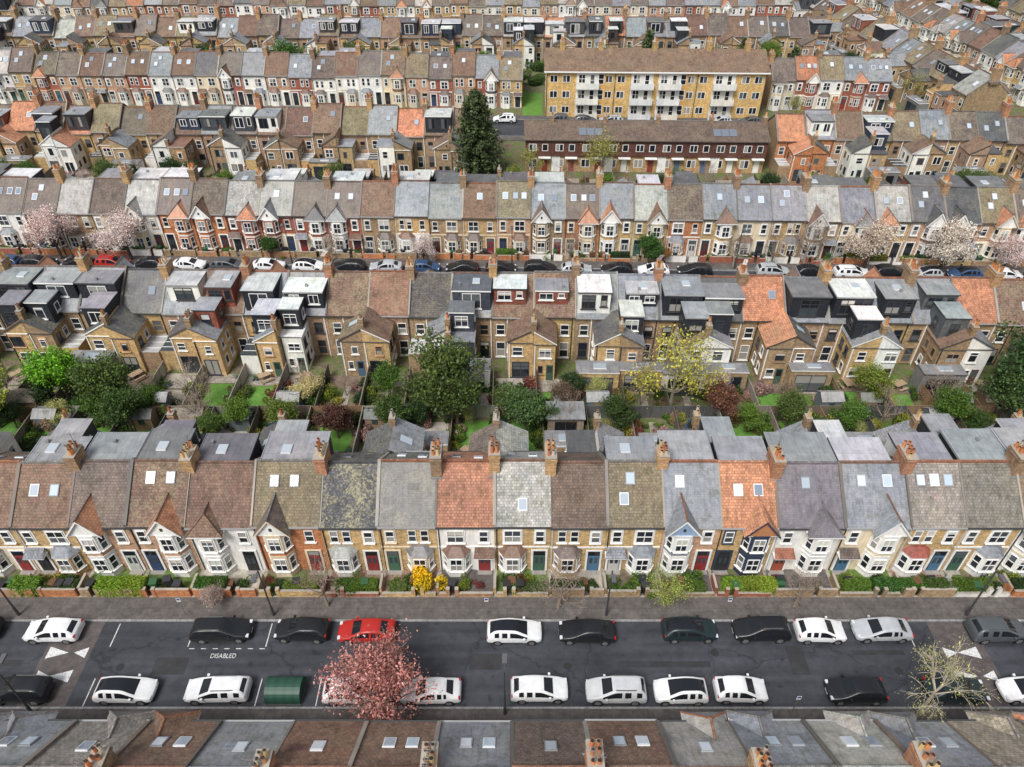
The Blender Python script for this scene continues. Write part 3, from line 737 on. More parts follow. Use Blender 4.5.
# ------------------------------------------------------------------ rows
def spec(**k): return k
def rnd(front_bias=None):
    wall,p=R.choice([(YEL,0),(YEL,0),(BRN,0),(ORG,0),(PNK,0),(WHT,1),(CRM,1),(YEL,0),(WHT,1)])
    if front_bias=='E': wall,p=R.choice([(WHT,1),(CRM,1),(YEL,0),(RED,0),(WHT,1),(PNK,0)])
    if front_bias=='R': wall,p=R.choice([(ORG,0),(ORG,0),(YEL,0),(RED,0),(PNK,0)])
    if front_bias=='Y': wall,p=R.choice([(YEL,0),(YEL,0),(YEL,0),(CRM,1),(BRN,0)])
    roof,rm,li=R.choice([(TB,'tile',.3),(TP,'tile',.4),(SG,'slate',.1),(SD,'slate',.2),(TO,'tile',.4),(TB,'tile',.1),(LG,'slate',.1),(SG,'slate',.2),(TP,'slate',.2),(TP,'tile',.2),(TT,'tile',0) if R.random()<.45 else (SG,'slate',.2)])
    d=None
    if R.random()<.55:
        d=(R.choice([DK,DK,DK,(.07,.075,.085),WHT,(.25,.09,.06),(.06,.05,.05),NV]),R.choice([(.30,.31,.33),(.5,.51,.52),(.16,.165,.17),(.22,.23,.25),(.62,.63,.64),(.12,.12,.13)]))
    return dict(wall=jit(wall),painted=bool(p),roof=jit(roof,.15),rm=rm,lich=li,bay=R.choice([1,1,1,2,2]),gable=R.choice([TT,roof,roof,TB]),hip=R.random()<.4,
        sky=R.choice([[],[],[],[(.3,2.2),(.7,2.2)],[(.5,2.4)],[(.3,1.8),(.45,2.9)],[(.25,2.3),(.55,2.3),(.8,2.3)]]),dorm=d,ldorm=R.random()<.35,
        baymid=R.choice([None,wall,SD,TB]),baypaint=R.random()<.8 or bool(p),
        oc=R.choice([YEL,BRN,BRN,(.40,.29,.16),(.38,.26,.18),WHT]),oroof=R.choice([roof,SG,TB,SD]),oflat=R.random()<.2,
        gf=None if R.random()<.75 else R.choice([WHT,CRM]),trim=R.choice([WHITE,WHITE,WHITE,WHITE,CRM,(.55,.5,.4)]))
def fixo(s):
    if s.get('oc')==WHT: s['opaint']=True
    return s
def row(F,bounds,north,specs,det,chims=None,bias=None):
    n=len(bounds)-1
    for i in range(n):
        s=dict(rnd(bias)); s.update(specs.get(i,{})); fixo(s)
        if north: s['chim']=(i+1)%2==0 if chims is None else (i+1) in chims
        else: s['chim']=i%2==0 if chims is None else i in chims
        s['oside']=(0 if not s['chim'] else (bounds[i+1]-bounds[i]))
        if chims is not None: s['oside']=0 if i%2 else (bounds[i+1]-bounds[i])
        s['mir']=not s['chim'] if 'mir' not in s else s['mir']
        last=(i==n-1) if not north else (i==0)
        house(F,bounds[i],bounds[i+1],north,s,last,det)
S2=[(.33,2.2),(.68,2.2)]
GF=(.27,.28,.30);GL=(.45,.46,.48);GW=(.65,.66,.66);GD=(.15,.155,.17)
A=[-71.8,-67.2,-62.6,-58.1,-53.5,-48.9,-44.4,-39.8,-35.2,-30.6,-26,-20.65,-15.3,-10.7,-6.05,-1.4,3.1,7.6,12.1,16.6,21.2,26.5,31.7,36.1,40.6,45.2,49.8,54.4,59,63.6,68.2]
cA={0,2,4,6,8,10,12,14,15,16,18,20,22,24,26,28}
sa={6:spec(wall=YEL,painted=0,roof=TB,rm='tile',bay=1,dorm=None),
7:spec(wall=YEL,painted=0,roof=TB,rm='tile',bay=1,sky=S2,lich=.2,dorm=(DK,GF),ldorm=True),
8:spec(wall=PNK,painted=0,roof=TP,rm='tile',bay=2,hip=False,gable=TT,sky=[],gf=None,dorm=(DK,GF),mir=False,baymid=PNK,baypaint=True),
9:spec(wall=PNK,painted=0,roof=TB,rm='tile',bay=2,hip=False,gable=TT,sky=[(.35,2.9),(.7,2.9)],gf=None,dorm=(DK,GD),mir=True,trim=WHITE,baymid=PNK,ldorm=True,baypaint=True),
10:spec(wall=WHT,painted=1,roof=TB,rm='tile',bay=2,hip=True,gable=TB,sky=[],dorm=(DK,GD),baycol=WHT,mir=False,lich=.15,baymid=None),
11:spec(wall=ORG,painted=0,roof=TO,rm='tile',bay=2,hip=False,gable=TP,sky=[(.3,2.7),(.6,2.7)],gf=None,dorm=(DK,GF),mir=False,lich=.25,baymid=ORG,ldorm=True,baypaint=True),
12:spec(wall=YEL,painted=0,roof=SD,rm='tile',bay=1,sky=[],gf=None,dorm=None,lich=.8,trim=WHITE,mir=False,bayroof=LG,oroof=SD,oflat=False),
13:spec(wall=YEL,painted=0,roof=(.145,.14,.14),rm='slate',bay=1,sky=[],gf=None,dorm=None,lich=.3,mir=True,oroof=SG,oflat=False),
14:spec(wall=WHT,painted=1,roof=(.40,.19,.12),rm='tile',bay=1,sky=[],dorm=None,lich=0,gf=WHT,bayroof=TB,porch=TB,mir=False,oroof=TP,oflat=False),
15:spec(wall=YEL,painted=0,roof=LG,rm='tile',bay=1,sky=[(.5,1.2)],dorm=None,lich=.1,gf=None,trim=WHITE,mir=False,oroof=LG,oflat=False),
16:spec(wall=YEL,painted=0,roof=(.155,.11,.088),rm='tile',bay=1,sky=[],dorm=None,lich=.1,gf=None),
17:spec(wall=YEL,painted=0,roof=TO,rm='tile',bay=1,sky=[(.3,1.6),(.42,2.9)],dorm=(DK,GF),lich=.3,gf=None,bayroof=SG,trim=WHITE),
18:spec(wall=PNK,painted=0,roof=SG,rm='slate',bay=2,hip=False,gable=SG,gface=(.3,.42,.6),sky=[(.3,2.7)],dorm=(DK,GF),gf=None,mir=False,lich=.05,baymid=SG,baypaint=True),
19:spec(wall=YEL,painted=0,roof=(.52,.24,.14),rm='tile',bay=2,hip=False,gable=(.54,.26,.15),sky=S2,dorm=(DK,GF),baycol=(.03,.04,.08),trim=(.03,.045,.08),mir=True,lich=0,gface=(.5,.22,.1),ldorm=True,baymid=None,baypaint=True),
20:spec(wall=WHT,painted=1,roof=(.17,.16,.18),rm='slate',bay=2,hip=True,gable=(.17,.16,.18),sky=[(.45,2.7)],dorm=(DK,GF),baycol=WHT,mir=True,door=(.35,.08,.04),lich=.05,side=WHT,porch=(.3,.12,.08),baymid=None),
21:spec(wall=CRM,painted=1,roof=SG,rm='slate',bay=2,hip=False,gable=SG,sky=[(.3,2.8),(.7,2.8)],dorm=(DK,GL),lich=.05,ldorm=True,baymid=CRM),
22:spec(wall=YEL,painted=0,roof=(.28,.25,.225),rm='tile',bay=1,sky=[(.25,2.8),(.5,2.8),(.75,2.8)],dorm=(WHT,GF),bayroof=(.35,.1,.07),gf=None,trim=WHITE,lich=.1),
23:spec(wall=YEL,painted=0,roof=(.18,.16,.145),rm='tile',bay=1,sky=[],dorm=(DK,GF),gf=None,lich=.2),
24:spec(wall=WHT,painted=1,roof=TB,rm='tile',bay=2,sky=[],dorm=(DK,GF))}
row((0,38,0),A,False,sa,1,cA)
B=[-2+4.575*k for k in range(-18,19)]
def bi(px): return int(round((px-(-2))/4.575))+18
sb={}
def sB(x,**k):
    k.setdefault('oflat',False); k.setdefault('ldorm',False); k.setdefault('ext',R.choice([None,'infill','full'])); sb[bi(x)]=k
sB(-56.9,roof=SG,rm='slate',dorm=(DK,GF),ldorm=True)
sB(-52.3,roof=SG,rm='slate',dorm=(DK,(.3,.32,.35)),ldorm=True,oc=BRN)
sB(-47.75,roof=SG,rm='slate',dorm=(DK,GF),ldorm=True,oc=YEL,oroof=SD,ext='full')
sB(-43.2,roof=SD,rm='slate',dorm=None,oc=YEL,oroof=SD)
sB(-38.6,roof=SG,rm='slate',dorm=(WHT,GL),oc=YEL)
sB(-34,roof=TB,rm='tile',dorm=((.30,.09,.06),GF),oc=YEL,oroof=SG,ldorm=True)
sB(-29.45,roof=SG,rm='slate',dorm=(DK,GL),ldorm=True,oc=YEL)
sB(-24.9,roof=SG,rm='slate',dorm=(DK,GW),ldorm=True,oc=WHT,oroof=GW,oflat=True)
sB(-20.3,roof=TB,rm='tile',dorm=None,oc=BRN,oroof=TO,lich=.5,ext=None)
sB(-15.7,roof=(.25,.135,.092),rm='tile',dorm=None,oc=YEL,oroof=TB)
sB(-11.15,roof=(.10,.09,.09),rm='tile',dorm=None,oc=WHT,oroof=SG,lich=.3)
sB(-6.6,roof=SG,rm='slate',dorm=((.05,.06,.08),(.12,.13,.15)),ldorm=True,oc=(.05,.06,.075),opaint=True,oflat=True,oroof=(.2,.21,.23))
sB(-2,roof=TB,rm='tile',dorm=((.30,.09,.06),GW),oc=YEL,oroof=TB,ext=None)
sB(2.6,roof=TB,rm='tile',dorm=((.30,.09,.06),GF),oc=YEL,oroof=TB)
sB(7.15,roof=SG,rm='slate',dorm=(WHT,GW),oc=YEL,oroof=SD,ext='full')
sB(11.7,roof=SG,rm='slate',dorm=(DK,GL),ldorm=True,oc=BRN)
sB(16.3,roof=SG,rm='slate',dorm=(DK,GF),ldorm=True,oc=WHT)
sB(20.9,roof=SD,rm='slate',dorm=(DK,(.25,.26,.27)),ldorm=True,oc=WHT)
sB(25.45,roof=TT,rm='tile',dorm=None,oc=BRN,oroof=TT,lich=0,ext=None)
sB(30,roof=SG,rm='slate',dorm=(DK,(.15,.15,.16)),oc=BRN,oroof=SD)
sB(34.6,roof=SG,rm='slate',dorm=(DK,GW),ldorm=True,oc=YEL)
sB(39.2,roof=SG,rm='slate',dorm=(DK,GF),oc=WHT,oroof=SG,ext=None)
sB(43.75,roof=SG,rm='slate',dorm=((.12,.13,.14),GF),ldorm=True,oc=BRN)
sB(48.3,roof=TT,rm='tile',dorm=None,oc=WHT,oroof=SG,lich=0)
sB(52.9,roof=TB,rm='tile',dorm=None,oc=BRN,oroof=TB)
row((0,75.2,AN),B,True,sb,1)
C=[-2.1+4.6*k for k in range(-23,24)]
sC={}
for i in range(len(C)-1):
    x=C[i]
    b='R' if (-50<x<-24 or 50<x<70) else ('Y' if -24<=x<-3 else None)
    d=dict(rnd(b))
    if -50<x<-24 : d['roof']=R.choice([TB,TP,SD,TP,LG]); d['bay']=2; d['trim']=WHITE; d['hip']=R.random()<.6; d['baypaint']=R.random()<.6
    if -24<=x<-3: d['bay']=1
    sC[i]=d
row((0,90.6,AN),C,False,sC,1)
D1=[-5.0-4.6*k for k in range(24,-1,-1)]
row((0,127,AN),D1,True,{},0)
D2=[43.5+4.6*k for k in range(0,15)]
row((0,127,AN),D2,True,{0:dict(roof=TT,oc=ORG,oroof=TT,oflat=False,dorm=None,lich=0,rear=ORG),1:dict(oc=ORG,rear=ORG)},0)
E1=[2-4.6*k for k in range(27,-1,-1)]
row((0,149,AN),E1,False,{},0,bias='E')
E2=[50.5+4.6*k for k in range(0,6)]
row((0,149,AN),E2,False,{},0,bias='E')
row((0,186,0),[-140+4.6*k for k in range(0,47)],True,{},0)
row((0,207,0),[-140+4.6*k for k in range(0,47)],False,{},0,bias='E')
row((0,245,0),[-120+4.6*k for k in range(0,46)],True,{},0)
Zb=[4.57*k for k in range(-11,12)]
sz={i:dict(hip=True) for i in range(len(Zb))}
def zi(x): return int(round(x/4.57))+11
for x,r_,rm_,g in ((-32,SG,'slate',2),(-27.4,(.24,.22,.21),'tile',2),(-22.85,TB,'tile',2),(-18.3,SG,'slate',1),(-13.7,(.21,.12,.09),'tile',1),(-9.14,TB,'tile',1),(-4.57,SG,'slate',1),(0,(.135,.1,.085),'tile',1),(4.57,TB,'tile',1),(9.14,(.32,.31,.3),'slate',2),(13.7,SG,'slate',2),(18.3,LG,'slate',2),(22.85,SG,'slate',2),(27.4,(.3,.26,.22),'tile',2),(-36.6,SG,'slate',2)):
    sz[zi(x)]=spec(roof=r_,rm=rm_,bay=g,gable=r_,hip=True,lich=.2,sky=R.choice([[],[(.5,2.2)],[(.3,1.8),(.6,1.8)]]))
row((0,22.1,0),Zb,True,sz,1)
for X,ff,nn in ((92,False,24),(104,True,24),(122,False,16),(134,True,16),(152,False,16),(164,True,16)):
    a=pi/2+.13
    row((X,140,a),[4.6*k for k in range(0,nn)],ff,{},0)
for X,ff in ((-146,True),(-158,False)):
    row((X,120,pi/2-.1),[4.6*k for k in range(0,22)],ff,{},0)
sheet('road','road',-30,100,-3.4,3.4,.009,pi/2+.13,(112,110))
sheet('playing_field_grass','lawn',98,260,222,420,.014)

# ------------------------------------------------------------------ apartment block
def aparts():
    E=addobj('apartment_block',None,(6.5,143.6,0),AN)
    L=41;Dp=11.5;h=8.8
    w=MB();r=MB();wn=MB();bl=MB()
    yc=(.60,.40,.16)
    w.box(0,L,0,Dp,-.1,h,'brick',yc)
    rc=(.21,.135,.095,.2)
    r.face([(-.5,-.5,h-.1),(L+.5,-.5,h-.1),(L+.5,Dp/2,h+2.4),(-.5,Dp/2,h+2.4)],'tile',rc)
    r.face([(L+.5,Dp+.5,h-.1),(-.5,Dp+.5,h-.1),(-.5,Dp/2,h+2.4),(L+.5,Dp/2,h+2.4)],'tile',rc)
    for x in (0,L): w.face([(x,0,h),(x,Dp,h),(x,Dp/2,h+2.3)],'brick',yc)
    r.box(-.5,L+.5,-.62,-.505,h-.3,h-.08,'plain',WHITE,True)
    for x in (3,10.3,20.5,30.7,38): chimney(r,x,Dp/2,h+1.6,h+3.6,.9,1.4,3,(.45,.3,.13))
    fr=(0,0,1,0)
    n=8; bw=L/n
    for i in range(n):
        for f in range(3):
            z=.9+f*2.85; u=i*bw
            bal = i in (1,3,4,6)
            if bal:
                w.fbox(fr,u+.5,u+bw-.5,z-.75,z+1.75,.01,.06,'paint',(.75,.74,.69))
                window(wn,fr,u+bw*.3,z-.1,1.3,1.6,0,mull=True,d=.06); window(wn,fr,u+bw*.68,z-.6,.9,2.1,0,d=.06)
                bl.fbox(fr,u+.4,u+bw-.4,z-.95,z-.8,.061,1.2,'paint',(.65,.65,.63))
                bl.fbox(fr,u+.4,u+bw-.4,z-.8,z+.15,1.14,1.2,'paint',R.choice([(.75,.75,.7),(.7,.68,.6),(.7,.71,.71)]))
                for q in (u+.4,u+bw-.46): bl.fbox(fr,q,q+.06,z-.8,z+.15,.062,1.138,'paint',(.6,.6,.58))
            else:
                window(wn,fr,u+bw*.27,z,1.5,1.3,0,surr=None,mull=True,case=True); window(wn,fr,u+bw*.73,z,1.5,1.3,0,mull=True,case=True)
    for i in (2,5):
        u=i*bw; w.fbox(fr,u-.9,u+.9,-.1,h-.4,.012,.05,'paint',(.65,.38,.12)); 
        for f in range(3): window(wn,fr,u,.6+f*2.85,1.1,1.9,0,d=.05)
    for x in (.0,bw*2.5,bw*5.5,L-.1): w.fbox(fr,x,x+.1,0,h-.3,.063,.13,'plain',(.05,.05,.05))
    sd=(L,0,0,1); sd2=(0,Dp,0,-1)
    for f in range(3):
        for k in (3,8): window(wn,sd,k,.9+f*2.85,1.1,1.3,0); window(wn,sd2,k,.9+f*2.85,1.1,1.3,0)
    for nm,b in (('walls',w),('roof',r),('windows',wn),('balconies',bl)): addobj(nm,b.mesh(nm),parent=E)
    sheet('lawn','lawn',-3,44,-1.5,-.1,.014,AN,(6.5,143.6)); sheet('lawn','lawn',-4.5,-.6,0,14,.018,AN,(6.5,143.6))
aparts()
def mais():
    E=addobj('maisonette_terrace',None,(2.2,118.6,0),AN)
    L=39.5;Dp=8.2;h=5.6
    w=MB();r=MB();wn=MB()
    w.box(0,L,0,Dp,-.1,h,'brick',(.42,.285,.15))
    rc=(.145,.1,.082,.2)
    r.face([(-.3,-.5,h-.05),(L+.3,-.5,h-.05),(L+.3,Dp/2,h+1.45),(-.3,Dp/2,h+1.45)],'tile',rc)
    r.face([(L+.3,Dp+.5,h-.05),(-.3,Dp+.5,h-.05),(-.3,Dp/2,h+1.45),(L+.3,Dp/2,h+1.45)],'tile',rc)
    for x in (0,L): w.face([(x,0,h),(x,Dp,h),(x,Dp/2,h+1.4)],'brick',(.36,.25,.14))
    r.box(-.3,L+.3,-.6,-.505,h-.2,h-.04,'plain',(.1,.08,.07),True)
    fr=(0,0,1,0); n=9; bw=L/n
    w.fbox(fr,0,L,2.75,5.2,.01,.25,'hung',(.12,.05,.038))
    for i in range(n):
        u=i*bw
        window(wn,fr,u+bw*.28,3.6,1.3,1.2,0,d=.25,mull=True,case=True); window(wn,fr,u+bw*.74,3.6,1.0,1.2,0,d=.25,case=True)
        window(wn,fr,u+bw*.28,.8,1.5,1.4,0,mull=True,case=True); wn.fbox(fr,u+bw*.74-.45,u+bw*.74+.45,.05,2.1,.0,.06,'plain',R.choice([WHITE,(.1,.15,.25),(.25,.05,.04)]))
        w.fbox(fr,u+bw*.5,u+bw-.2,2.5,2.62,.01,.9,'plain',WHITE)
        if i%2: w.fbox(fr,u+.0,u+1.4,-.1,2.7,.011,.05,'paint',WHITE)
        if i in (2,7): 
            for k in range(3): r.face([(u+k*1.3,.6,h+.4),(u+k*1.3+1.2,.6,h+.4),(u+k*1.3+1.2,2.2,h+.97),(u+k*1.3,2.2,h+.97)],'glass',(.16,.18,.22))
        if i%2==0: chimney(r,u+bw,Dp/2,h+1,h+2.3,.6,.9,2,(.3,.2,.12))
    for nm,b in (('walls',w),('roof',r),('windows',wn)): addobj(nm,b.mesh(nm),parent=E)
mais()

# ------------------------------------------------------------------ front gardens
def bin_mesh():
    mb=MB(); b=.24;t_=.29
    lo=[(-b,-b,.08),(b,-b,.08),(b,b,.08),(-b,b,.08)]; hi=[(-t_,-t_,.98),(t_,-t_,.98),(t_,t_,.98),(-t_,t_,.98)]
    for i in range(4):
        j=(i+1)%4; mb.face([lo[i],lo[j],hi[j],hi[i]],'objc',(1,1,1))
    mb.box(-.32,.32,-.34,.32,.98,1.06,'objc',(1.1,1.1,1.1),True); mb.box(-.28,.28,.3,.38,.9,.96,'objc',(.7,.7,.7),True)
    for x in (-.27,.21): 
        mb.box(x,x+.06,.12,.32,0,.2,'plain',(.02,.02,.02),True)
    return mb.mesh('wheelie_bin_mesh')
BIN=bin_mesh()
def rowpt(F,x,y): 
    ox,oy,an=F; return (ox+x*math.cos(an)-y*math.sin(an),oy+x*math.sin(an)+y*math.cos(an))
def front_garden(F,x0,x1,depth,sgn,tidy=False):
    W=x1-x0; c=jit(R.choice([ORG,BRN,BRN,YEL,WHT,RED,(.4,.22,.12)])); m='paint' if c[0]>.6 else 'brick'
    mb=MB(); g=R.choice([.55,.15])*W
    Y=depth*sgn; hw=R.choice([.5,.8,1.0])
    def bx(a,b,ya,yb,z1): mb.box(a,b,min(ya,yb),max(ya,yb),.0,z1,m,c,topmat='paint',topcol=(.35,.32,.28))
    bx(x0+.15,x0+g,Y,Y-.22*sgn,hw); bx(x0+g+1.0,x1-.15,Y,Y-.22*sgn,hw)
    for q in (x0+g,x0+g+.72+.0): bx(q,q+.3,Y+.04*sgn,Y-.27*sgn,1.1)
    bx(x0-.1,x0+.1,Y-.25*sgn,1.0*sgn,.95)
    addobj('garden_wall',mb.mesh('garden_wall'),(F[0],F[1],.02),F[2])
    gt=MB(); gx=x0+g+.3
    for k in range(5): gt.box(gx+.02+k*.09,gx+.05+k*.09,Y-.12*sgn-.015,Y-.12*sgn+.015,.15,.95,'metal',(.03,.03,.03))
    gt.box(gx,gx+.42,Y-.12*sgn-.02,Y-.12*sgn+.02,.84,.88,'metal',(.03,.03,.03),True)
    addobj('garden_gate',gt.mesh('garden_gate'),(F[0],F[1],.02),F[2])
    # yard surfacing and path
    gm=R.choice(['patio2','gravel','garden','pave','dlawn'])
    o=sheet('front_garden_surface',gm,x0+.15,x1-.15,min(Y-.3*sgn,-.9*sgn),max(Y-.3*sgn,-.9*sgn) if sgn<0 else max(Y-.3*sgn,.0),.106,F[2],(F[0],F[1])) if depth>2 else None
    if R.random()<.4:
        a=R.uniform(1.2,3.2); px,py=rowpt(F,x0+W*.3 if g>W*.4 else x0+W*.65,Y-.6*sgn)
        hedge(px,py,min(a,W*.6),R.uniform(.6,.9),R.uniform(.7,1.5),R.choice(GREENS+[(.07,.12,.03),(.10,.2,.02)]),F[2])
    for k in range(R.choice([1,2,3])):
        px,py=rowpt(F,x0+R.uniform(.5,W-.5),Y-R.uniform(.5,1.1)*sgn)
        addobj('wheelie_bin',BIN,(px,py,.1),R.uniform(-.2,.2)+(0 if sgn<0 else pi),color=R.choice([(.02,.02,.022),(.03,.09,.04),(.12,.06,.03),(.03,.03,.035)]))
    for k in range(R.choice([1,2,3,4])):
        px,py=rowpt(F,x0+R.uniform(.5,W-.5),Y-R.uniform(.7,1.4)*sgn)
        put('shrub',R.choice(BUSH),px,py,R.uniform(.3,.9),R.choice(GREENS+[(.22,.05,.05),(.28,.25,.05)]),.1)
for i in range(len(A)-1): front_garden((0,38,0),A[i],A[i+1],2.7,-1)
for i in range(2,len(Zb)-1): front_garden((0,22.1,0),Zb[i],Zb[i+1],1.8,1)
for i in range(3,len(C)-4): front_garden((0,90.6,AN),C[i],C[i+1],1.6,-1)

# ------------------------------------------------------------------ back gardens
def fence(x0,y0,x1,y1,h=1.6,col=None):
    L=math.hypot(x1-x0,y1-y0); an=math.atan2(y1-y0,x1-x0); mb=MB(); c=col or jit(R.choice([(.17,.13,.10),(.24,.2,.17),(.13,.11,.09),(.24,.15,.09),(.09,.09,.09),(.28,.26,.22)]),.1)
    n=max(1,int(L/1.85)); d=L/n
    for i in range(n):
        hh=h+R.uniform(-.06,.06)
        mb.box(i*d+.06,(i+1)*d-.06,-.02,.02,.03,hh,'wood',jit(c,.12)); mb.box(i*d-.05,i*d+.05,-.05,.05,0,hh+.1,'wood',jit(c))
        mb.box(i*d+.06,(i+1)*d-.06,-.04,.04,hh,hh+.04,'wood',c)
    mb.box(L-.05,L+.05,-.05,.05,0,h+.1,'wood',c)
    addobj('garden_fence',mb.mesh('garden_fence'),(x0,y0,0),an)
def shed_mesh(w,d,h,rc,c=(.25,.17,.10)):
    mb=MB()
    mb.box(-w/2,w/2,-d/2,d/2,0,h,'wood',c)
    z=h+.5
    for x in (-w/2,w/2): mb.face([(x,-d/2,h),(x,d/2,h),(x,0,z-.05)],'wood',c)
    mb.face([(-w/2-.1,-d/2-.15,h-.1),(w/2+.1,-d/2-.15,h-.1),(w/2+.1,0,z),(-w/2-.1,0,z)],'felt',rc)
    mb.face([(w/2+.1,d/2+.15,h-.1),(-w/2-.1,d/2+.15,h-.1),(-w/2-.1,0,z),(w/2+.1,0,z)],'felt',rc)
    mb.fbox((0,-d/2,1,0),-.4,.4,.05,h-.15,0,.04,'wood',(.25,.17,.1)); mb.fq((0,-d/2,1,0),.5,w/2-.1,1.0,1.6,.01,'glass',(.05,.06,.07))
    mb.fbox((0,d/2,-1,0),-.3,.3,.9,1.5,0,.02,'glass',(.05,.06,.07))
    return mb.mesh('garden_shed_mesh')
SHED=[shed_mesh(2.0,1.5,1.8,(.16,.17,.16)),shed_mesh(2.8,2.0,2.0,(.24,.2,.16)),shed_mesh(2.2,1.6,1.9,(.3,.3,.3),(.12,.15,.16)),shed_mesh(2.4,1.8,2.0,(.05,.26,.19))]
def office_mesh():
    mb=MB(); mb.box(-1.8,1.8,-1.2,1.2,0,2.4,'wood',(.3,.24,.18)); mb.box(-1.95,1.95,-1.4,1.35,2.403,2.55,'plain',(.1,.1,.1),True,topmat='felt',topcol=(.25,.26,.27))
    for fr in ((-1.8,-1.2,1,0),(1.8,1.2,-1,0)): window(mb,fr,1.8,.1,2.2,2.0,1,(.06,.06,.06),mull=True,case=True)
    return mb.mesh('garden_office_mesh')
OFFICE=office_mesh()
def furniture():
    mb=MB(); c=(.35,.25,.16)
    mb.box(-.7,.7,-.4,.4,.70,.75,'wood',c,True)
    for x in (-.6,.55):
        for y in (-.33,.28): mb.box(x,x+.05,y,y+.05,0,.7,'wood',c)
    for y in (-.85,.6):
        mb.box(-.65,.65,y,y+.25,.42,.46,'wood',c,True)
        for x in (-.55,.5): mb.box(x,x+.05,y+.05,y+.2,0,.42,'wood',c)
    return mb.mesh('garden_table_mesh')
TABLE=furniture()
def pots_mesh():
    mb=MB()
    for i in range(5):
        x,y=R.uniform(-.6,.6),R.uniform(-.4,.4); r=R.uniform(.12,.24)
        mb.cyl(x,y,0,r*1.7,r*.7,r,9,'plain',jit(R.choice([(.42,.17,.08),(.3,.3,.3),(.08,.12,.2)]),.1)); 
        for k in range(60): leafquad(mb,Vector((x+R.gauss(0,r*.6),y+R.gauss(0,r*.6),r*1.7+abs(R.gauss(0,r)))),.05,(.1*R.uniform(.6,1.5),.18*R.uniform(.6,1.4),.04))
    return mb.mesh('plant_pots_mesh')
POTS=pots_mesh()
def tramp():
    mb=MB(); mb.cyl(0,0,.62,.66,1.35,1.35,22,'plain',(.03,.06,.14)); mb.cyl(0,0,.664,.67,1.1,1.1,22,'plain',(.015,.015,.015))
    for k in range(6):
        a=k*pi/3; mb.cyl(1.3*math.cos(a),1.3*math.sin(a),0,2.3,.025,.025,5,'metal',(.3,.3,.3))
    for z in (2.28,):
        for k in range(22):
            a=k*2*pi/22;b=(k+1)*2*pi/22; mb.tube((1.3*math.cos(a),1.3*math.sin(a),z),(1.3*math.cos(b),1.3*math.sin(b),z),.025,.025,4,'plain',(.03,.03,.03))
    return mb.mesh('trampoline_mesh')
TRAMP=tramp()
def plot(xa,xb,ya,yb,dens=1.0,kind=None,rich=False):
    r=R.random() if kind is None else kind; w=xb-xa
    lo,hi=min(ya,yb),max(ya,yb); up=ya<yb   # ya = house end
    def yy(f): return lo+(hi-lo)*f if up else hi-(hi-lo)*f
    def s_(n,m,x0,x1,f0,f1,z):
        a,b=sorted((yy(f0),yy(f1))); sheet(n,m,x0,x1,a,b,z)
    pat=R.choice(['patio','patio2','deck','gravel','patio'])
    f=R.uniform(.22,.42)
    s_('patio',pat,xa+.15,xb-.15,.02,f,.018)
    if r<.55: s_('lawn','lawn' if R.random()<.6 or kind is not None else 'dlawn',xa+R.uniform(.4,1.1),xb-R.uniform(.4,1.1),f+.02,R.uniform(.8,.94),.014)
    elif r<.75: s_('patio',R.choice(['gravel','patio','deck']),xa+.5,xb-.5,f+.03,.9,.014)
    else: s_('garden_path','patio',xa+w*.45,xa+w*.45+.7,f+.01,.9,.014)
    if rich:
        if R.random()<.5: addobj('garden_table',TABLE,(xa+w*R.uniform(.35,.65),yy(f*.5),.02),R.uniform(0,3))
        if R.random()<.7: addobj('plant_pots',POTS,(R.choice([xa+.9,xb-.9]),yy(f*R.uniform(.3,.9)),.02),R.uniform(0,6))
        if R.random()<.08: addobj('trampoline',TRAMP,(xa+w*.5,yy(.68),.01),0)
    q=R.random()
    if q<.38: addobj('garden_shed',R.choice(SHED[:3] if R.random()<.85 else SHED),(R.uniform(xa+1.4,xb-1.4),yy(1)-(1.2 if up else -1.2),0),R.choice([0,pi])+R.uniform(-.05,.05))
    elif q<.46 and rich: addobj('garden_office',OFFICE,(xa+w/2,yy(1)-(1.6 if up else -1.6),0),0 if up else pi)
    for k in range(int(R.uniform(8,14)*dens)):
        s=R.uniform(.35,1.2)
        if kind is not None or R.random()<.75: x=R.choice([xa+.4,xb-.4])+R.uniform(-.25,.25); s=min(s,.9)
        else: x=R.uniform(xa+.6,xb-.6)
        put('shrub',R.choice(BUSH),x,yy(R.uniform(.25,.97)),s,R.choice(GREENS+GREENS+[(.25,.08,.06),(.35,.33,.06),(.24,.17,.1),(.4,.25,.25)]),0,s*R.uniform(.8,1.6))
    rr=R.random()
    if kind is not None: rr=max(rr,.3)
    if rr<.33: put('garden_tree',R.choice(TREE),R.uniform(xa+.8,xb-.8),yy(R.uniform(.55,.95)),R.uniform(.4,.75),R.choice(GREENS))
    elif rr<.5: put('bare_tree',R.choice(BARE),R.uniform(xa+.8,xb-.8),yy(R.uniform(.5,.9)),R.uniform(.5,.85))
    elif rr<.6: put('blossom_tree',R.choice(BLOS),R.uniform(xa+.8,xb-.8),yy(R.uniform(.5,.9)),R.uniform(.3,.5),R.choice([(.7,.6,.56),(.6,.35,.35),(.5,.55,.2)]))
yo=lambda x,y: y+math.tan(AN)*x
for i in range(len(A)-1):
    fence(A[i],50.0,A[i],57.0); plot(A[i],A[i+1],50.5,57.0,.8,.1 if i in (7,14) else None,True)
    fence(A[i],57.05,A[i+1]-.05,57.05,1.6)
for i in range(len(B)-1):
    y=yo(B[i],63.6); fence(B[i],57.15,B[i],y)
    g=.1 if i in (bi(-34),bi(-29.4),bi(7.15),bi(34.6),bi(39.2)) else None
    plot(B[i],B[i+1],y,57.2,.75,g,True)
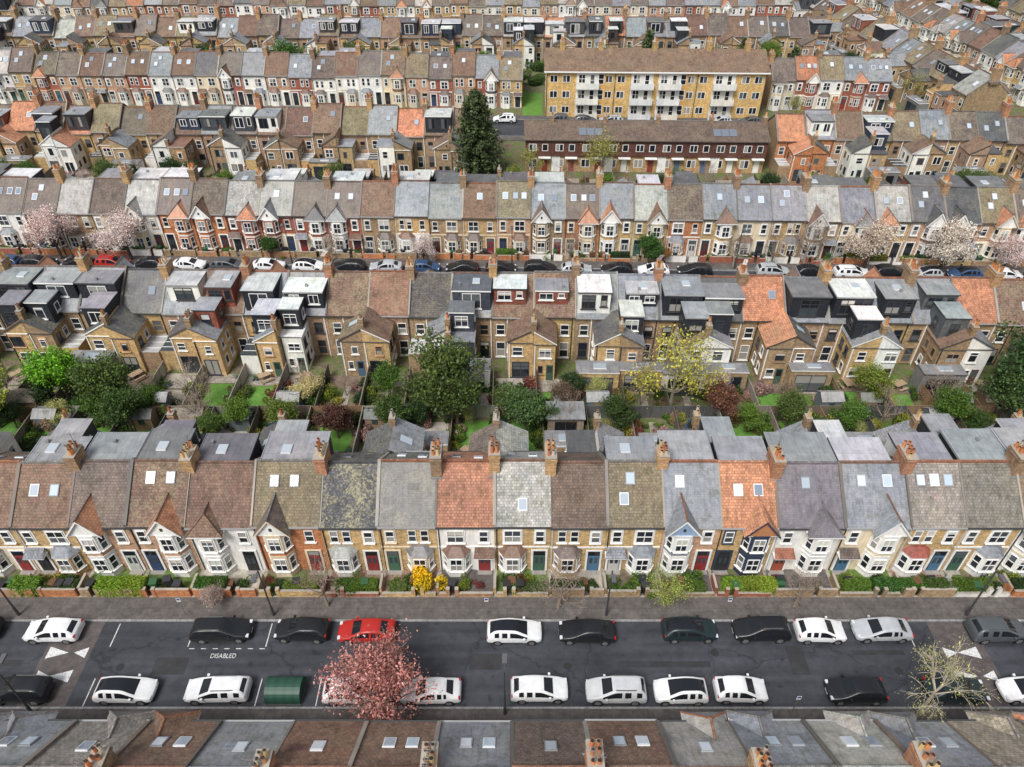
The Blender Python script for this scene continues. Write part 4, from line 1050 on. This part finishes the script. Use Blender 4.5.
for i in range(0,len(C)-1):
    x=C[i]; fence(x,yo(x,103),x,yo(x,108.6)); fence(x,yo(x,108.7),x,yo(x,114.8)); fence(x,yo(x,108.65),C[i+1]-.05,yo(x,108.65))
    plot(x,C[i+1],yo(x,103),yo(x,108),.3); plot(x,C[i+1],yo(x,114.8),yo(x,109),.6)
for k in range(150):
    x=R.uniform(-110,75); y=R.uniform(161,174); put('shrub',R.choice(BUSH),x,y,R.uniform(.8,2),R.choice(GREENS))
for k in range(40):
    x=R.uniform(-110,75); y=R.uniform(163,172); put('garden_tree',R.choice(TREE),x,y,R.uniform(.6,1.1),R.choice(GREENS))
for k in range(30):
    put('garden_tree',R.choice(TREE),R.uniform(100,170),R.uniform(216,222),R.uniform(.8,1.3),R.choice(GREENS))
T=TREE
put('garden_tree',T[0],-7.2,57.2,1.4,(.085,.125,.026)); put('garden_tree',T[1],-5.6,55.5,1.05,(.065,.105,.024)); put('garden_tree',T[1],-41.5,57.8,1.05,(.085,.14,.03)); put('garden_tree',T[2],-47.5,60,1.05,(.16,.38,.02))
put('garden_tree',T[0],-52.5,55.5,1.05,(.28,.36,.02)); put('garden_tree',SPR[0],16.5,57.8,1.65,(.50,.47,.08)); put('garden_tree',T[1],52.0,57.5,1.6,(.05,.10,.03)); put('garden_tree',T[0],50.0,56.0,1.1,(.065,.12,.03))
put('garden_tree',T[2],1.5,54.5,.9,(.08,.15,.045)); put('garden_tree',T[0],-38.6,54.8,.85,(.055,.11,.02)); put('bare_tree',BARE[0],-33,58.5,1.0); put('garden_tree',T[1],-12,54.6,.7,(.06,.11,.02))
put('garden_tree',T[2],21.5,57,.7,(.2,.09,.06)); put('garden_tree',T[0],5.5,58,.55,(.16,.11,.08)); put('garden_tree',T[1],28,55.5,.65,(.09,.14,.03)); put('garden_tree',T[2],34,55,.6,(.10,.2,.03))
put('garden_tree',T[0],-17.5,54,.65,(.12,.05,.04)); put('bare_tree',BARE[1],13.5,59,1.1); put('garden_tree',T[1],-23,55,.6,(.14,.2,.03)); put('blossom_tree',BLOS[1],-21.5,59.5,.55,(.8,.74,.35)); put('garden_tree',T[0],10.5,55,.65,(.05,.09,.02))
put('bare_tree',BARE[0],44,58,.95); put('garden_tree',T[2],-30,54.0,.5,(.1,.17,.03))
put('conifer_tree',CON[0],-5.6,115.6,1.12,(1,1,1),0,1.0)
for x,y,s in ((29.5,170,1.15),(51,172,.9),(60,165,.9),(-3,168,.7),(-60,112,.5)): put('conifer_tree',CON[1],x,y,s)
for x,y,s in ((-47,163,1.3),(-52,160,1.1),(24,160,.9),(62,158,1.1),(3,116,.8),(14.5,114.5,1.3),(74,160,1.2),(80,150,1),(53,140,.9)): put('garden_tree',SPR[0] if x>0 else T[1],x,y,s,(.36,.36,.08) if x>0 else (.06,.15,.02))
for x,s,c in ((-62,1.1,(.82,.68,.64)),(-52.3,1.15,(.86,.76,.72)),(47.5,1.15,(.76,.68,.56)),(57.5,1.15,(.82,.78,.68)),(-12,.6,(.8,.74,.7)),(66,.8,(.8,.7,.66))): put('blossom_tree',R.choice(BLOS),x,yo(x,88.0),s,c,.1)
for x,s in ((39.5,1.3),(-24.5,.8),(8,.9),(30,.9),(35,.9)): put('bare_tree',R.choice(BARE),x,yo(x,88.2),s,(1,1,1),.1)
put('street_tree',T[0],18.5,yo(18,88.4),.65,(.05,.13,.02),.1); put('street_tree',T[1],-33,yo(-33,88.8),.5,(.05,.11,.02),.1); put('street_tree',T[2],20.5,yo(20,88.6),.4,(.3,.16,.05),.1)
# main street trees
put('cherry_blossom_tree',BLOS[0],-9.0,25.5,1.22,(.56,.27,.235),.1,1.05,rot=2.6); put('bare_tree',BARE[0],-9.0,25.52,1.2,(.9,.5,.4),.1,1.1)
put('weeping_street_tree',WEEP,28.4,25.1,.92,(.52,.50,.16),.1,1.2,rot=1.0)
put('bare_tree',BARE[0],3.7,34.3,.95,(1,1,1),.1); put('bare_tree',BARE[1],-14.8,34.4,.85,(1,1,1),.1); put('bare_tree',BARE[1],22.7,34.4,.72,(1,1,1),.1)
put('street_tree',SPR[1],12.2,34.4,.68,(.36,.44,.08),.1); put('street_tree',BLOS[1],-24,34.5,.35,(.55,.46,.4),.1)
put('forsythia_bush',BUSH[0],-7.3,36.2,1.35,(.90,.62,.02),.1,1.9)
hedge(-31.8,35.9,3.8,1.2,1.2,(.20,.32,.02)); hedge(-39.5,35.9,2.2,1.1,1.3,(.15,.28,.02)); hedge(-12.8,36.0,3.6,1.0,1.0,(.10,.18,.02)); hedge(19.4,36.0,4.2,1.1,1.1,(.24,.32,.03)); hedge(31.6,36.0,4,1,1.0,(.06,.15,.02)); hedge(-2.4,23.5,3.8,.8,1.4,(.25,.34,.03)); hedge(37.5,36.0,3,1,1,(.10,.18,.02))
put('shrub',BUSH[1],10.5,36.3,1.0,(.12,.2,.03),.1); put('shrub',BUSH[2],-22,36.3,.7,(.06,.11,.02),.1)

# ------------------------------------------------------------------ cars
YF,YN=31.98,27.12
for x,k,c,f in ((-35.6,0,CW,0),(-22.5,2,CB,1),(-16.3,0,CB,0),(-11.3,6,CR,0),(.2,4,CW,1),(5.8,6,CB,0),(13.8,4,CDG,1),(19.3,1,CB,0),(23.9,3,CW,1),(28.7,6,CS,0),(37.7,1,CG,1),(-42,1,CB,0),(43,0,CW,0)):
    car(x,YF+R.uniform(-.12,.08),k,c,f)
for x,k,c,f in ((-35.7,1,CB,0),(-28,4,CW,1),(-21.4,2,CW,0),(-11.6,0,CW,1),(-5.9,6,CW,0),(2,0,CW,1),(7.5,1,(.55,.56,.58),0),(12.2,5,CW,0),(16.6,3,CW,1),(24.9,0,CB,0),(32.2,6,CDG,1),(37.5,0,CW,0)):
    car(x,YN+R.uniform(-.08,.12),k,c,f)
x=-95
while x<95:
    if R.random()<.93: car(x,yo(x,86.15),R.randrange(7),R.choice([CB,CB,CG,CW,CW,CBL,CS,CB,CS,CR if R.random()<.3 else CB]),R.random()<.5,AN)
    if R.random()<.9: car(x+1,yo(x,80.1),R.randrange(4),R.choice([CB,CG,CW,CS]),R.random()<.5,AN)
    if R.random()<.6: car(x,yo(x,141),R.randrange(4),R.choice([CB,CG,CW,CS]),R.random()<.5,AN)
    x+=R.uniform(4.8,5.5)

# ------------------------------------------------------------------ bike hangar, lamps, markings
mb=MB(); L_=2.55
prof=[(-.95,.12)]+[(-.95*math.cos(a),.45+.85*math.sin(a)) for a in [pi*k/12 for k in range(13)]]+[(.95,.12)]
for i in range(len(prof)-1):
    (a,za),(b,zb)=prof[i],prof[i+1]
    for k in range(8):
        x0=-L_/2+k*L_/8; kk=1 if k%2 else .8
        mb.face([(x0,a,za),(x0+L_/8,a,za),(x0+L_/8,b,zb),(x0,b,zb)],'plain',(.02*kk,.075*kk,.05*kk))
for sx in (-1,1): mb.face([(sx*L_/2,a,z) for a,z in prof],'plain',(.015,.06,.04))
mb.box(-L_/2-.04,L_/2+.04,-1.0,1.0,.0,.12,'metal',(.15,.15,.15)); mb.box(-L_/2-.03,L_/2+.03,-.03,.03,1.3,1.34,'plain',(.02,.07,.045))
mb.box(-.5,.5,.6,.66,1.05,1.06,'plain',(.5,.5,.5),True)
addobj('bike_hangar',mb.mesh('bike_hangar'),(-16.5,27.2,.005))
def lamp(x,y,h,toward):
    mb=MB(); c=(.05,.052,.055)
    mb.cyl(0,0,0,1.1,.12,.11,10,'plain',c); mb.cyl(0,0,1.1,h,.075,.055,8,'plain',c)
    mb.tube((0,0,h-.1),(0,toward*.5,h+.15),.05,.045,6,'plain',c)
    y0,y1=sorted((toward*.45,toward*1.15)); mb.box(-.16,.16,y0,y1,h+.08,h+.22,'plain',(.10,.10,.11),True); mb.box(-.12,.12,y0+.05,y1-.05,h+.06,h+.078,'plain',(.7,.7,.65),True)
    addobj('street_lamp',mb.mesh('street_lamp'),(x,y,.12))
for x in (-34.2,-.5,37): lamp(x,25.6,5.8,1)
for x in (-39.3,-19,7.5,36.2): lamp(x,33.6,5.8,-1)
for x in range(-90,91,30): lamp(x,yo(x,87.5),6,-1)
for x,y in ((-26,33.6),(17,33.6),(-2,33.6),(20,25.7)):
    mb=MB(); mb.cyl(0,0,0,2.3,.03,.03,6,'metal',(.3,.3,.3)); mb.box(-.16,.16,-.03,-.015 ,1.85,2.3,'plain',(.65,.65,.65),True); mb.box(-.12,.12,-.034,-.031,2.05,2.26,'plain',(.02,.08,.3),True)
    addobj('traffic_sign',mb.mesh('traffic_sign'),(x,y,.12))
def mark(pts,name='road_marking',mat='mark',z=.008):
    mb=MB(); mb.face([(x,y,z) for x,y in pts],mat,(1,1,1)); addobj(name,mb.mesh(name))
for cx in (-34.0,34.6):
    mark([(cx-1.8,26.1),(cx+1.8,26.1),(cx+1.8,33.05),(cx-1.8,33.05)],'speed_hump','hump',.0075)
    for i,yy in enumerate((28.5,30.4)):
        s=1 if i%2 else -1
        if cx>0: s=-s
        mark([(cx-1.3*s-.2,yy-.5),(cx-1.3*s-.2,yy+.5),(cx+.3*s-.2,yy)] if s<0 else [(cx-1.3*s-.2,yy+.5),(cx-1.3*s-.2,yy-.5),(cx+.3*s-.2,yy)],z=.0115)
        mark([(cx+1.5*s,yy-.45),(cx+1.5*s,yy+.45),(cx+.5*s,yy)] ,z=.0115)
mb=MB()
for (a,b,y) in ((-24.8,-18.9,30.7),):
    x=a
    while x<b:
        mb.face([(x,y,.0082),(x+.4,y,.0082),(x+.4,y+.06,.0082),(x,y+.06,.0082)],'mark',(1,1,1)); x+=.9
for x in (-31,-19.0,-25,31): 
    mb.face([(x,30.9,.0082),(x+.07,30.9,.0082),(x+.07,32.9,.0082),(x,32.9,.0082)],'mark',(1,1,1))
for x in (-31,-18.6,-14.2,31):
    mb.face([(x,26.2,.0082),(x+.07,26.2,.0082),(x+.07,28.3,.0082),(x,28.3,.0082)],'mark',(1,1,1))
addobj('road_marking',mb.mesh('road_marking'))
tc=bpy.data.curves.new('disabled_bay_lettering','FONT'); tc.body='DISABLED'; tc.size=.72; tc.align_x='CENTER'; tc.materials.append(M['mark'])
to=addobj('road_lettering',tc,(-22.0,29.95,.012)); to.scale=(.62,.75,1)
for (x0,x1,y0,y1) in ((-27,-24.5,28.6,30.0),(-3.2,-.8,29,30.3),(8,15,29.2,29.7),(21,22.3,28.6,31),(-15,-10,28.9,29.25),(26,30,30.2,30.6),(-44,-37,29.3,29.8)):
    sheet('road_repair_patch','roadp',x0,x1,y0,y1,.0071)
mb=MB()
for x,y in ((-12.5,29.8),(4.2,29.3),(15.5,30.4),(29,28.9),(-29.5,29.2)):
    pts=[(x+.32*math.cos(2*pi*i/16),y+.32*math.sin(2*pi*i/16),.0125) for i in range(16)]; mb.face(pts,'metal',(.06,.06,.06))
addobj('manhole_cover',mb.mesh('manhole_cover'))

# ------------------------------------------------------------------ camera & light
cam=bpy.data.cameras.new('camera'); co=addobj('camera',cam,(0,0,52))
cam.sensor_width=36; cam.lens=36*740/1024; cam.clip_end=6000; cam.clip_start=.5
co.rotation_euler=(math.radians(90-39.7),0,0)
sc.camera=co
el,az=math.radians(54),math.radians(210)
w=bpy.data.worlds.new('World'); sc.world=w; w.use_nodes=True; t=w.node_tree
sk=t.nodes.new('ShaderNodeTexSky'); sk.sky_type='NISHITA'; sk.sun_disc=False; sk.sun_elevation=el; sk.sun_rotation=az; sk.dust_density=3; sk.air_density=1.2
hs=t.nodes.new('ShaderNodeHueSaturation'); hs.inputs['Saturation'].default_value=.35
t.links.new(sk.outputs[0],hs.inputs['Color']); bg=t.nodes['Background']; t.links.new(hs.outputs[0],bg.inputs[0]); bg.inputs[1].default_value=.135
sun=bpy.data.lights.new('sun','SUN'); sun.energy=3.3; sun.angle=math.radians(20); sun.color=(1,.975,.94)
so=addobj('sun',sun,(0,0,100))
d=Vector((math.sin(az)*math.cos(el),math.cos(az)*math.cos(el),math.sin(el)))
so.rotation_euler=(d).to_track_quat('Z','Y').to_euler()
sc.view_settings.view_transform='Standard'; sc.view_settings.look='None'; sc.view_settings.exposure=0
print('objects',len(bpy.data.objects),'faces',sum(len(m.polygons) for m in bpy.data.meshes))
